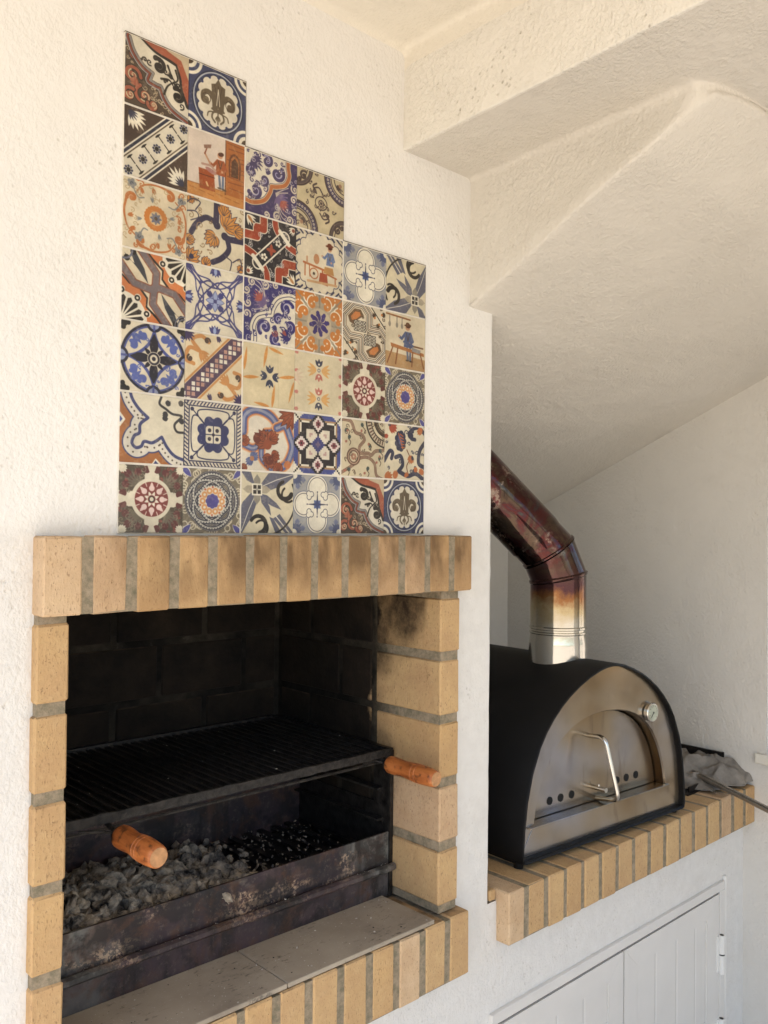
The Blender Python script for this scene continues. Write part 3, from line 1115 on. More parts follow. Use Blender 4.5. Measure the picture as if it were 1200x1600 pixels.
bm = B()
loops = [[OV(u, -0.04, z) for u, z in inn], [OV(u, 0.009, z) for u, z in inn], [OV(u, 0.012, z) for u, z in scaled(arc, 0.004)], [OV(u, 0.011, z) for u, z in arc], [OV(u, 0.006, z) for u, z in scaled(arc, -0.003)], [OV(u, -0.78, z) for u, z in scaled(arc, -0.003)]]
L = loft(bm, loops)
bm.faces.new(L[-1])
obj('shell', bm, M_SHELL, oven, smooth=True)
# face plate with the arched opening
door_arc = [(.090, -.949), (.093, -.925), (.099, -.895), (.108, -.862), (.120, -.830), (.136, -.795), (.156, -.762), (.180, -.730), (.210, -.701), (.245, -.676), (.285, -.655), (.335, -.637), (.390, -.626), (.45, -.621), (.472, -.6205)]
mir = [(2 * CU - u, z) for u, z in door_arc[:-1]][::-1]
darc = door_arc + mir


def resamp(pts, n_):
    P = np.array(pts)
    d = np.r_[0, np.cumsum(np.hypot(*np.diff(P, axis=0).T))]
    t = np.linspace(0, d[-1], n_)
    return list(zip(np.interp(t, d, P[:, 0]), np.interp(t, d, P[:, 1])))


NA = 61
outer = resamp([p for p in inn[1:-1]], NA)
innr = resamp(darc, NA)
FD = -0.013
bm = B()
# slightly dished face: outer edge forward, opening edge further back
mid1 = [((a[0] * .82 + b2[0] * .18), (a[1] * .82 + b2[1] * .18)) for a, b2 in zip(outer, innr)]
mid2 = [((a[0] * .25 + b2[0] * .75), (a[1] * .25 + b2[1] * .75)) for a, b2 in zip(outer, innr)]
L = loft(bm, [[OV(u, FD, z) for u, z in outer], [OV(u, FD - 0.003, z) for u, z in mid1], [OV(u, FD - 0.010, z) for u, z in mid2], [OV(u, FD - 0.010, z) for u, z in innr], [OV(u, FD - 0.017, z) for u, z in scaled(innr, .004)]], close=False)
bm.faces.new((L[0][0], L[1][0], L[2][0], L[3][0], L[3][-1], L[2][-1], L[1][-1], L[0][-1]))
obj('face_plate', bm, M_FACE, oven, smooth=True)
bm = B()
loft(bm, [[OV(u, FD - 0.0175, z) for u, z in scaled(innr, 0.0045)], [OV(u, -0.085, z) for u, z in scaled(innr, 0.003)]], close=False)
obj('opening_reveal', bm, M_BRASS, oven, smooth=True)
bm = B()
box(bm, 0.094, 0.850, -0.085, FD - 0.006, -0.9555, -0.949, 0.001)
box(bm, 0.060, 0.860, FD - 0.0085, FD + 0.004, -0.9525, -0.9465, 0.001)
obj('threshold', bm, M_FACE, oven, xf=OV)
bm = B()
box(bm, 0.012, 0.925, FD + 0.001, 0.008, -1.0385, -1.035)
box(bm, 0.006, 0.93, -0.77, -0.03, -1.052, -1.047)
obj('base_plate', bm, M_SHELL, oven, xf=OV)
DD = -0.066
bm = B()
dl = scaled(innr, 0.010)
fc = [bm.verts.new(OV(u, DD, max(z, -0.9475))) for u, z in dl]
bk = [bm.verts.new(OV(u, DD - 0.012, max(z, -0.9475))) for u, z in dl]
bm.faces.new(fc); bm.faces.new(bk[::-1])
for k in range(len(fc)):
    bm.faces.new((fc[k], fc[(k + 1) % len(fc)], bk[(k + 1) % len(fc)], bk[k]))
door = obj('door', bm, M_DOOR, oven)
for u in (.222, .280, .340, .604, .662, .722):
    bm = B()
    zc = -0.902 if u < .5 else -0.900
    tube(bm, [(u, DD + 0.0022, zc), (u, DD - 0.004, zc)], 0.0138, 18)  # proud black disc paints the dark inside an open hole
    obj('vent_hole', bm, M_HOLE, door, xf=OV)


def smooth_path(pts, n_=6, rad=0.03):
    out = [Vector(pts[0])]
    for i in range(1, len(pts) - 1):
        p, q2, n2 = Vector(pts[i - 1]), Vector(pts[i]), Vector(pts[i + 1])
        a, c = (p - q2), (n2 - q2)
        ra, rc = min(rad, a.length * .45), min(rad, c.length * .45)
        a.normalize(); c.normalize()
        for k in range(n_ + 1):
            t = k / n_
            out.append((q2 + a * ra) * (1 - t) ** 2 + q2 * 2 * t * (1 - t) + (q2 + c * rc) * t ** 2)
    out.append(Vector(pts[-1]))
    return out


bm = B()
tube(bm, smooth_path([(.440, DD, -.713), (.432, .004, -.704), (.452, .050, -.917), (.482, DD, -.942)]), 0.0082, 14)
obj('door_handle', bm, M_STEEL, door, smooth=True, xf=OV)
bm = B()
tube(bm, [(.468, DD, -.900), (.468, DD + .052, -.900)], 0.0085, 14)
tube(bm, [(.468, DD + .02, -.900), (.468, DD + .02, -.886)], 0.004, 10)
obj('latch_pin', bm, M_STEEL, door, smooth=True, xf=OV)
bm = B()
TU, TZ = .735, -.658
tube(bm, [(TU, FD - 0.006, TZ), (TU, -.003, TZ), (TU, 0.000, TZ)], [0.034, 0.036, 0.0335], 28)
th = obj('thermometer', bm, M_STEEL, oven, smooth=True, xf=OV)
bm = B(); tube(bm, [(TU, -0.002, TZ), (TU, 0.0012, TZ)], 0.0295, 28)
obj('dial', bm, M_DIAL, th, xf=OV)
bm = B()
for k in range(11):
    a = math.radians(-135 + k * 27)
    c_, s_ = math.sin(a), math.cos(a)
    p0 = Vector((TU + c_ * .0225, .0018, TZ + s_ * .0225)); p1 = Vector((TU + c_ * .0275, .0018, TZ + s_ * .0275))
    tube(bm, [p0, p1], 0.0007, 4)
tube(bm, [(TU, .0022, TZ), (TU - .014, .0022, TZ - .016)], 0.0010, 5)
tube(bm, [(TU, .0013, TZ), (TU, .0035, TZ)], 0.0032, 10)
obj('needle', bm, M_DARK, th, xf=OV)
for u in (0.02, 0.905):
    for d in (-0.025, -0.70):
        bm = B(); tube(bm, [(u, d, -1.0655), (u, d, -1.046)], 0.016, 14)
        obj('foot', bm, M_SHELL, oven, xf=OV)

# ------------------------------------------------------------------ flue
PX, PY, PR = 1.880, 0.243, 0.1035
flue = thing('flue_pipe', (PX, PY, -0.50), 'shiny steel flue pipe with red, purple and gold heat tints, bent above the oven', 'flue pipe')
al = math.radians(35)
d45 = Vector((-math.cos(al), math.sin(al), 1)).normalized()
d22 = (Vector((-math.cos(al) * math.sin(math.radians(22.5)), math.sin(al) * math.sin(math.radians(22.5)), math.cos(math.radians(22.5))))).normalized()
c1 = Vector((PX, PY, -0.155))
c2_ = c1 + d22 * 0.098
c3_ = c2_ + d45 * 1.05


def ringpts(c, nrm, t, r):    # cut ellipse of a tube of direction t in the plane with normal nrm
    e1 = Vector((math.sin(al), math.cos(al), 0))
    e2 = t.cross(e1).normalized()
    out = []
    for k in range(48):
        a = k / 48 * 2 * math.pi
        p = e1 * math.cos(a) * r + e2 * math.sin(a) * r
        out.append(c + p - t * (p.dot(nrm) / t.dot(nrm)))
    return out


up = Vector((0, 0, 1))
m1 = (up + d22).normalized(); m2 = (d22 + d45).normalized()


def pipe_part(name, secs):
    b2 = B()
    loft(b2, [ringpts(*s_) for s_ in secs])
    return obj(name, b2, M_FLUE, flue, smooth=True)


z_ = lambda z: Vector((PX, PY, z))
pipe_part('base_collar', [(z_(-.62), up, up, PR * 1.06), (z_(-.405), up, up, PR * 1.04), (z_(-.398), up, up, PR * 1.035), (z_(-.372), up, up, PR * 1.0), (z_(-.3675), up, up, PR * 1.0)])
pipe_part('joint_ring', [(z_(-.367), up, up, PR), (z_(-.364), up, up, PR * 1.035), (z_(-.359), up, up, PR * 1.035), (z_(-.356), up, up, PR * .995), (z_(-.350), up, up, PR * .995), (z_(-.347), up, up, PR * 1.03), (z_(-.341), up, up, PR * 1.03), (z_(-.338), up, up, PR)])
pipe_part('lower_section', [(z_(-.3375), up, up, PR), (c1 - up * .012, m1, up, PR), (c1 - up * .008, m1, up, PR * 1.035), (c1, m1, up, PR * 1.045)])
pipe_part('elbow_section', [(c1 + d22 * 0.001, m1, d22, PR * 1.045), (c1 + d22 * 0.006, m1, d22, PR * 1.0), (c2_ - d22 * .006, m2, d22, PR * 1.0), (c2_ - d22 * .003, m2, d22, PR * 1.035)])
pipe_part('upper_section', [(c2_, m2, d45, PR * 1.04), (c2_ + d45 * .006, m2, d45, PR * 1.035), (c2_ + d45 * .009, m2, d45, PR * 0.99), (c2_ + d45 * .075, m2, d45, PR * 0.99), (c2_ + d45 * .082, d45, d45, PR * 1.025), (c2_ + d45 * .5, d45, d45, PR * 1.03), (c3_, d45, d45, PR * 1.03)])

# ------------------------------------------------------------------ black tin, rag and oven tool beside the oven
bt = thing('roasting_tin', (2.72, 0.33, -1.065), 'black roasting tin half hidden beside the oven on the brick shelf', 'tin')
bm = B()
box(bm, 2.53, 2.86, 0.062, 0.60, -1.064, -1.058)
obj('base', bm, M_BTRAY, bt)
bm = B()
box(bm, 2.874, 2.886, 0.080, 0.62, -1.064, -0.949)
obj('side', bm, M_BTRAY, bt)
bm = B()
box(bm, 2.56, 2.85, 0.072, 0.078, -1.057, -1.035)
obj('rim', bm, M_BTRAY, bt)

bm = B()


def cloth_f(u, v):
    # u: from the oven (left/back) to the right/front; v: across, from the near hem over the hump to the wall
    x = 2.60 + v * 0.275 + 0.02 * math.sin(u * 9)
    y = 0.34 - u * 0.36 + 0.03 * math.sin(v * 5)
    h = 0.078 * math.sin(min(1, v * 1.12) * math.pi * 0.62) ** 0.8 * (1 - 0.35 * abs(u - .45) * 2) + 0.0
    if u > 0.72: h *= max(0.0, 1 - ((u - 0.72) / 0.28) ** 1.6)
    f1 = 0.024 * (1 - abs(noise.noise(Vector((u * 3.2, v * 2.0, 1.3)))) * 3.0)
    f2 = 0.014 * (1 - abs(noise.noise(Vector((u * 7 + v * 3, v * 4.0, 5.3)))) * 3.0)
    f3 = 0.0035 * (0.5 - abs(noise.noise(Vector((u * 13 + v * 6, v * 9, 2)))) * 2)
    z = -1.052 + max(0.0, h + (f1 + f2) * min(1, h * 14 + .3) + f3)
    return (x + 0.02 * noise.noise(Vector((u * 4, v * 4, 9))), y + 0.035 * noise.noise(Vector((u * 3, v * 5, 19))), z)


grid(bm, cloth_f, 90, 70)
o = obj('crumpled_rag', bm, M_CLOTH, smooth='all')
sol = o.modifiers.new('thickness', 'SOLIDIFY'); sol.thickness = 0.0015
tag(o, 'crumpled grey cloth heaped in the black tin beside the oven', 'cloth')

tool = thing('oven_peel', (2.70, 0.1, -1.05), 'long flat steel tool handle sticking out over the end of the brick shelf', 'oven tool')
bm = B()

p0 = Vector((2.716, 0.15, -1.012)); dv = (Vector((2.56, -0.25, -1.050)) - p0)
side = Vector((dv.y, -dv.x, 0)).normalized() * -1
ups = dv.cross(side).normalized()
if ups.z < 0: ups = -ups
def bar(b2, a0, a1, hw_, hh, off=0.0):
    A = [p0 + dv * a0 + side * (sx * hw_) + ups * (sz * hh + off) for sx, sz in ((-1, -1), (1, -1), (1, 1), (-1, 1))]
    C2 = [p0 + dv * a1 + side * (sx * hw_) + ups * (sz * hh + off) for sx, sz in ((-1, -1), (1, -1), (1, 1), (-1, 1))]
    A = [b2.verts.new(p) for p in A]; C2 = [b2.verts.new(p) for p in C2]
    for k in range(4): b2.faces.new((A[k], A[(k + 1) % 4], C2[(k + 1) % 4], C2[k]))
    b2.faces.new(A[::-1]); b2.faces.new(C2)
bar(bm, -0.10, 2.3, 0.0165, 0.0065)
bmesh.ops.bevel(bm, geom=list(bm.edges), offset=0.002, segments=1, affect='EDGES')
obj('handle', bm, M_PEEL, tool)
bm = B()
bar(bm, 0.0, 2.3, 0.006, 0.002, 0.009)
obj('stiffening_rib', bm, M_PEEL, tool)
bm = B()
bar(bm, -0.62, -0.09, 0.06, 0.002, -0.012)
obj('blade', bm, M_PEEL, tool)

# ------------------------------------------------------------------ cupboard below the counter
cup = thing('cupboard', (1.95, 0.0, -2.22), 'pale grey lacquered cupboard with two grooved doors below the brick shelf', 'cupboard')
YC = -0.015
bm = B()
box(bm, 1.205, 2.700, YC, 0.02, -1.462, -1.428, 0.002)
box(bm, 1.205, 1.236, YC, 0.02, -2.225, -1.4625, 0.002)
box(bm, 2.655, 2.700, YC, 0.02, -2.225, -1.4625, 0.002)
obj('frame', bm, M_PVC, cup)
bm = B()
box(bm, 1.238, 2.653, -0.0045, 0.02, -2.225, -1.4635)
obj('dark_back', bm, M_GAP, cup)
bm = B()
tube(bm, [(2.716 + 0.0012 * nz(1, 1, v * .2, 6), -0.003, -2.225 + v * 0.027) for v in range(31)], [0.0105 + 0.0015 * nz(v * .7, 2, 2) for v in range(31)], 10)
obj('plaster_bead', bm, M_HINGE, cup, smooth='all')
for (x0, x1, bs) in ((1.240, 1.927, (1.330, 1.390, 1.538, 1.690, 1.834)), (1.935, 2.650, (2.021, 2.155, 2.310, 2.457, 2.546))):
    bm = B()
    px0, px1 = bs[0], bs[-1]
    TZ_ = -1.4710
    pz = TZ_ - 0.078
    # mitred rails and stiles
    def prism(pts, y0=YC + 0.002, y1=-0.001):
        A = [bm.verts.new((a, y0, c)) for a, c in pts]
        C2 = [bm.verts.new((a, y1, c)) for a, c in pts]
        bm.faces.new(A); bm.faces.new(C2[::-1])
        for k in range(len(A)): bm.faces.new((A[k], A[(k + 1) % len(A)], C2[(k + 1) % len(A)], C2[k]))
    g = 0.0003
    prism([(x0 + g, TZ_), (x1 - g, TZ_), (px1 - g, pz), (px0 + g, pz)])
    prism([(x0, TZ_ - g), (px0, pz - g), (px0, -2.15), (x0, -2.21)])
    prism([(x1, TZ_ - g), (px1, pz - g), (px1, -2.15), (x1, -2.21)])
    prism([(x0 + g, -2.21 - g), (x1 - g, -2.21 - g), (px1 - g, -2.15 - g), (px0 + g, -2.15 - g)])
    d_ = obj('door', bm, M_PVC, cup)
    for a, c in zip(bs, bs[1:]):
        bm = B()
        A = [(a + 0.0003, -0.0075), (a + 0.009, YC + 0.0055), (c - 0.009, YC + 0.0055), (c - 0.0003, -0.0075)]
        lo = [bm.verts.new((x, y, -2.15)) for x, y in A]
        hi = [bm.verts.new((x, y, pz - 0.001)) for x, y in A]
        for k in range(3): bm.faces.new((lo[k], lo[k + 1], hi[k + 1], hi[k]))
        bm.faces.new(hi)
        obj('board', bm, M_PVC, d_)
    hx = x1 - 0.001 if x0 > 1.9 else x0
    for hz in (-1.712, -2.05):
        bm = B()
        tube(bm, [(hx + .003, YC - 0.009, hz - 0.078), (hx + .003, YC - 0.009, hz - 0.003)], 0.0125, 14)
        tube(bm, [(hx + .003, YC - 0.009, hz + 0.003), (hx + .003, YC - 0.009, hz + 0.078)], 0.0125, 14)
        box(bm, hx - 0.020, hx - 0.004, YC - 0.004, YC + 0.004, hz - 0.070, hz + 0.074, 0.001)
        h_ = obj('hinge', bm, M_HINGE, d_, smooth=True)
        bm = B(); tube(bm, [(hx + .003, YC - 0.009, hz - 0.0028), (hx + .003, YC - 0.009, hz + 0.0028)], 0.0118, 12)
        tube(bm, [(hx + .003, YC - 0.009, hz + 0.077), (hx + .003, YC - 0.009, hz + 0.0786)], 0.0085, 12)
        obj('hinge_pin', bm, M_DARK, d_)

# ------------------------------------------------------------------ window in the end wall
win = thing('side_window', (XR + .2, -0.7, WZ0), 'bright white-framed window at the right edge above the brick shelf', 'window')
bm = B()
fx = XR + 0.13
box(bm, fx, fx + .05, WY1 - 0.06, WY1 - 0.001, WZ0 + .001, WZ1 - .001, .003)
box(bm, fx, fx + .05, WY0 + 0.001, WY0 + 0.06, WZ0 + .001, WZ1 - .001, .003)
box(bm, fx, fx + .05, WY0 + .0605, WY1 - 0.0605, WZ1 - .06, WZ1 - .001, .003)
box(bm, fx, fx + .05, WY0 + .0605, WY1 - 0.0605, WZ0 + .001, WZ0 + .06, .003)
box(bm, fx + .005, fx + .045, -0.73, -0.67, WZ0 + .0605, WZ1 - .0605, .003)
obj('frame', bm, M_FRAME, win)
for y0, y1 in ((WY0 + .061, -0.731), (-0.669, WY1 - .061)):
    bm = B(); box(bm, fx + .022, fx + .026, y0, y1, WZ0 + .061, WZ1 - .061)
    obj('pane', bm, M_GLASS, win)
bm = B(); box(bm, XR - 0.022, XR + 0.12, WY0 - .04, -0.058, -0.966, -0.9245, .003)
obj('sill', bm, M_CEIL, win)

# ------------------------------------------------------------------ printed wall tiles
NP = 160
_t = (np.arange(NP) + 0.5) / NP * 2 - 1
GU, GV = np.meshgrid(_t, _t)
CREAM, NAVY, BLUE, ORNG, RUST, BLK, GREY, TAN, BRN, DBRN, WHT = (226, 215, 189), (50, 52, 86), (88, 100, 165), (205, 128, 60), (150, 72, 48), (48, 42, 38), (112, 112, 126), (196, 160, 110), (120, 90, 62), (84, 66, 50), (236, 226, 200)
VIO = (70, 58, 118)


def sym(n_=1, mir=False):
    out = []
    for k in range(n_):
        a = 2 * math.pi * k / n_
        c_, s_ = math.cos(a), math.sin(a)
        out.append(((c_, -s_), (s_, c_)))
        if mir: out.append(((-c_, -s_), (-s_, c_)))
    return out


R1, R4, D4, R2_ = sym(1), sym(4), sym(4, True), sym(2)
DG2 = [((1, 0), (0, 1)), ((0, 1), (1, 0))]           # mirrored in the rising diagonal
RD2 = [((1, 0), (0, 1)), ((-1, 0), (0, -1))]


def catm(pts, n_=7, closed=False):
    P = [np.array(p, float) for p in pts]
    if closed: P = [P[-1]] + P + [P[0], P[1]]
    else: P = [2 * P[0] - P[1]] + P + [2 * P[-1] - P[-2]]
    out = []
    for i in range(1, len(P) - 2):
        for k in range(n_):
            t = k / n_
            a, b_, c_, d_ = P[i - 1], P[i], P[i + 1], P[i + 2]
            out.append(0.5 * ((2 * b_) + (-a + c_) * t + (2 * a - 5 * b_ + 4 * c_ - d_) * t * t + (-a + 3 * b_ - 3 * c_ + d_) * t ** 3))
    if not closed: out.append(P[-2])
    return [tuple(p) for p in out]


def spir(x, y, r, a0, turns=1.4, d=1, n_=26, r1=0.12):
    return [(x + r * (1 - (1 - r1) * t) * math.cos(a0 + d * t * turns * 2 * math.pi), y + r * (1 - (1 - r1) * t) * math.sin(a0 + d * t * turns * 2 * math.pi)) for t in np.linspace(0, 1, n_)]


def curls(a, n_, col, seed, r=.10, w=.016, box_=None, onto=None):
    """small pen-work curls scattered over the parts that have the colour 'onto'"""
    r_2 = random.Random(seed)
    k_ = 0
    for _ in range(n_ * 12):
        if k_ >= n_: break
        x, y = r_2.uniform(-.95, .95), r_2.uniform(-.95, .95)
        px = a.im[int((y + 1) / 2 * (NP - 1)), int((x + 1) / 2 * (NP - 1))]
        if onto is not None and np.abs(px - np.array(onto)).max() > 12: continue
        k_ += 1
        q, rr, d = r_2.uniform(0, 6.28), r * r_2.uniform(.6, 1.2), r_2.choice((-1, 1))
        a.line(spir(x, y, rr, q, 1.1, d, 12), w, col, R1, .4)
        if r_2.random() < .6: a.leaf(x + rr * math.cos(q), y + rr * math.sin(q), rr * 1.1, w * 1.8, q + 1.2, col, R1)
    return a


class Art:
    def __init__(s, bg):
        s.im = np.empty((NP, NP, 3)); s.im[:] = bg
        s.S = R1

    def put(s, fn, col, sy=None, al=1.0):
        m_ = np.zeros((NP, NP))
        for (a, b_), (c_, d_) in (sy or s.S):
            u = a * GU + b_ * GV; v = c_ * GU + d_ * GV
            m_ = np.maximum(m_, np.clip(0.5 - fn(u, v) * NP / 2, 0, 1))
        m_ = (m_ * al)[..., None]
        s.im = s.im * (1 - m_) + np.array(col, float) * m_
        return s

    def disc(s, x, y, r, col, sy=None, al=1.0):
        return s.put(lambda u, v: np.hypot(u - x, v - y) - r, col, sy, al)

    def ring(s, x, y, r, w, col, sy=None):
        return s.put(lambda u, v: np.abs(np.hypot(u - x, v - y) - r) - w, col, sy)

    def ell(s, x, y, a, b_, ang, col, sy=None, al=1.0):
        c_, n_ = math.cos(ang), math.sin(ang)
        def f(u, v):
            p, q_ = (u - x) * c_ + (v - y) * n_, -(u - x) * n_ + (v - y) * c_
            return (np.hypot(p / a, q_ / b_) - 1) * min(a, b_)
        return s.put(f, col, sy, al)

    def leaf(s, x, y, L, w, ang, col, sy=None, al=1.0):
        """pointed leaf starting at x,y"""
        c_, n_ = math.cos(ang), math.sin(ang)
        def f(u, v):
            p, q_ = (u - x) * c_ + (v - y) * n_, -(u - x) * n_ + (v - y) * c_
            t = np.clip(p / L, 0, 1)
            d = np.abs(q_) - w * np.sin(np.pi * t ** 0.8) ** 0.9
            return np.where((p < 0) | (p > L), 0.1, d)
        return s.put(f, col, sy, al)

    def line(s, pts, w, col, sy=None, taper=0):
        P = np.array(pts)
        n_ = len(P) - 1
        def f(u, v):
            best = np.full(u.shape, 9.0)
            for i in range(n_):
                (x0, y0), (x1, y1) = P[i], P[i + 1]
                dx, dy = x1 - x0, y1 - y0
                t = np.clip(((u - x0) * dx + (v - y0) * dy) / (dx * dx + dy * dy + 1e-12), 0, 1)
                ww = w * (1 - taper * (i + 0.5) / n_)
                best = np.minimum(best, np.hypot(u - x0 - t * dx, v - y0 - t * dy) - ww)
            return best
        return s.put(f, col, sy)

    def poly(s, pts, col, sy=None, al=1.0):
        P = np.array(pts)
        def f(u, v):
            ins = np.zeros(u.shape, bool)
            dist = np.full(u.shape, 9.0)
            for i in range(len(P)):
                (x0, y0), (x1, y1) = P[i], P[(i + 1) % len(P)]
                c_ = ((y0 > v) != (y1 > v))
                with np.errstate(divide='ignore', invalid='ignore'):
                    xi = (x1 - x0) * (v - y0) / (y1 - y0 + 1e-12) + x0
                ins ^= c_ & (u < xi)
                dx, dy = x1 - x0, y1 - y0
                t = np.clip(((u - x0) * dx + (v - y0) * dy) / (dx * dx + dy * dy + 1e-12), 0, 1)
                dist = np.minimum(dist, np.hypot(u - x0 - t * dx, v - y0 - t * dy))
            return np.where(ins, -dist, dist)
        return s.put(f, col, sy, al)

    def bands(s, pts, spec, sy=None):
        for w, c_ in spec: s.line(pts, w, c_, sy)
        return s

    def scroll(s, x, y, r, a0, w, col, d=1, turns=1.3, sy=None):
        s.line(spir(x, y, r, a0, turns, d), w, col, sy, 0.45)
        e = spir(x, y, r, a0, turns, d)[-1]
        return s.disc(e[0], e[1], w * 1.35, col, sy)

    def frond(s, x, y, L, ang, col, n_=4, w=0.05, sy=None):
        for k in range(-n_, n_ + 1):
            s.leaf(x, y, L * (1 - 0.09 * abs(k)), w, ang + k * 0.30, col, sy)
        return s


def acan(a, x, y, L, ang, col, out=(60, 52, 60), n_=3, w=.09, sy=None):
    for k in range(-n_, n_ + 1):
        a.leaf(x, y, L * (1.06 - 0.09 * abs(k)), w + .018, ang + k * .34, out, sy)
    for k in range(-n_, n_ + 1):
        a.leaf(x, y, L * (1 - 0.09 * abs(k)), w, ang + k * .34, col, sy)
    for k in range(-n_, n_ + 1):
        a.line([(x + .1 * L * math.cos(ang + k * .34), y + .1 * L * math.sin(ang + k * .34)), (x + .75 * L * math.cos(ang + k * .34), y + .75 * L * math.sin(ang + k * .34))], .008, out, sy)
    return a


def a_scroll():
    a = Art((92, 76, 62))
    for x, y, r, q in ((-.78, -.15, .26, 0), (-.42, -.62, .28, 2), (-.85, -.72, .2, 1), (-.15, -.8, .16, 3), (-.72, .42, .16, 0)):
        a.scroll(x, y, r, q, .075, BLK).scroll(x, y, r, q, .052, (176, 98, 72)).scroll(x + .03, y, r * .6, q + 2, .02, (210, 190, 150))
    a.frond(-.6, -.4, .3, 2.5, (176, 98, 72), 2, .04)
    cream = [(-.92, 1.1)] + catm([(-.86, .9), (-.72, .55), (-.45, .25), (-.15, .12)]) + [(-.15, .12), (-.24, -.12), (-.02, -.16), (.1, -.16)] + catm([(.12, -.18), (.28, -.5), (.55, -.72), (1.1, -.92)]) + [(1.1, 1.1)]
    edge = cream[1:-1]
    a.bands(edge, [(.17, BLK), (.15, (190, 180, 165)), (.125, (110, 108, 118)), (.10, RUST)])
    a.poly(cream, CREAM)
    a.bands(edge, [(.045, BLK), (.03, (190, 180, 160)), (.012, GREY)])
    a.line(catm([(-.5, 1.05), (-.1, .82), (.35, .72), (.62, .66)]) + catm([(.62, .66), (.75, .3), (.80, .0), (.98, -.45)]), .10, BLK)
    a.line(catm([(-.45, 1.1), (-.05, .9), (.4, .82), (.68, .74)]) + catm([(.68, .74), (.85, .3), (.9, .0), (1.08, -.4)]), .12, (176, 96, 68))
    a.poly([(.0, 1.1), (.3, .92), (.72, .8), (.92, .4), (1.1, 0), (1.1, 1.1)], (205, 185, 150))
    curls(a, 7, BLK, 37, .10, .022, onto=CREAM)
    for x, y in ((.02, .38), (.62, -.28)):
        a.scroll(x, y, .22, 2.0, .065, BLK, -1, 1.2)
    for p in (((.3, .5), (.42, .25), (.55, .1)), ((.1, .05), (.35, .1), (.5, -.05)), ((.55, .45), (.62, .2), (.45, .02)), ((.2, -.35), (.3, -.1), (.5, .1))):
        a.line(catm(p), .035, BLK, taper=.6)
    a.frond(.45, .15, .22, 2.2, BLK, 1, .04).frond(.5, .05, .2, -.6, BLK, 1, .03)
    return curls(a, 14, (200, 180, 145), 5, .07, .012, onto=(92, 76, 62))


def a_fleur():
    a = Art((70, 76, 108))
    a.S = R1
    for w, c_ in ((.34, WHT), (.27, (70, 76, 108)), (.20, WHT), (.12, DBRN)):
        a.disc(1.0, 1.0, w * 1.35, c_, D4)
    a.ell(0, 0, .88, .93, 0, (44, 48, 74)).ell(0, 0, .84, .89, 0, (190, 192, 190)).ell(0, 0, .80, .85, 0, (60, 68, 105)).ell(0, 0, .76, .81, 0, (44, 50, 76))
    for k in range(14):
        t = k / 14 * 6.283
        a.disc(.56 * math.cos(t), .62 * math.sin(t), .17, CREAM)
    a.ell(0, 0, .60, .66, 0, CREAM)
    for k in range(14):
        t = (k + .5) / 14 * 6.283
        a.disc(.70 * math.cos(t), .75 * math.sin(t), .045, (60, 68, 105))
    c_ = (112, 96, 74)
    MXs = sym(1, True)
    a.poly([(0, .72), (.1, .55), (.24, .5), (.22, .2), (.06, -.18), (-.06, -.18), (-.22, .2), (-.24, .5), (-.1, .55)], c_)
    for k in (-1, 0, 1): a.line([(0, -.1), (k * .13, .5)], .010, DBRN)
    a.line(catm([(.1, -.22), (.14, .05), (.32, .22), (.5, .14), (.5, -.06), (.36, -.1)]), .095, c_, MXs, .3)
    a.disc(.40, -.02, .09, c_, MXs).ring(.40, .02, .14, .012, DBRN, MXs)
    a.line([(0, .4), (.05, -.1)], .012, CREAM, MXs)
    a.line([(-.2, -.24), (.2, -.24)], .035, c_)
    a.line(catm([(0, -.28), (.16, -.34), (.2, -.5), (.1, -.62)]), .03, c_, MXs).line([(0, -.28), (0, -.66)], .022, c_)
    a.line(catm([(0, -.3), (.3, -.36), (.36, -.5)]), .02, c_, MXs)
    a.frond(0, -.4, .22, -1.57, c_, 2, .025)
    return a


def a_band():
    a = Art((84, 66, 56))
    d = (1 / math.sqrt(2), 1 / math.sqrt(2))
    def st(off, w, c_): a.line([(-1.5 - off * .5, -1.5 + off * .5), (1.5 - off * .5, 1.5 + off * .5)], w, c_)
    for sg in (1, -1):
        a.frond(-.80 * sg, .80 * sg, .58, -.785 if sg > 0 else 2.356, WHT, 3, .055)
        a.frond(-.85 * sg, .85 * sg, .34, -.785 if sg > 0 else 2.356, (60, 62, 84), 2, .03)
    st(0, .52, WHT); st(0, .48, (52, 54, 72)); st(0, .40, WHT); st(0, .355, (96, 78, 60)); st(0, .32, CREAM)
    for off in (0,):
        pass
    for k in range(-2, 3):
        x = k * .42; y = k * .42
        for j in range(8):
            t = j * .785
            a.disc(x + .105 * math.cos(t), y + .105 * math.sin(t), .034, (58, 62, 90))
        a.disc(x, y, .065, BLK)
        x += .21; y += .21
        for sg in (1, -1):
            a.line([(x - .02 * sg, y + .02 * sg), (x - .18 * sg, y + .18 * sg)], .016, BLK)
            a.leaf(x - .18 * sg - .08, y + .18 * sg - .08, .23, .03, .785, BLK)
    return a


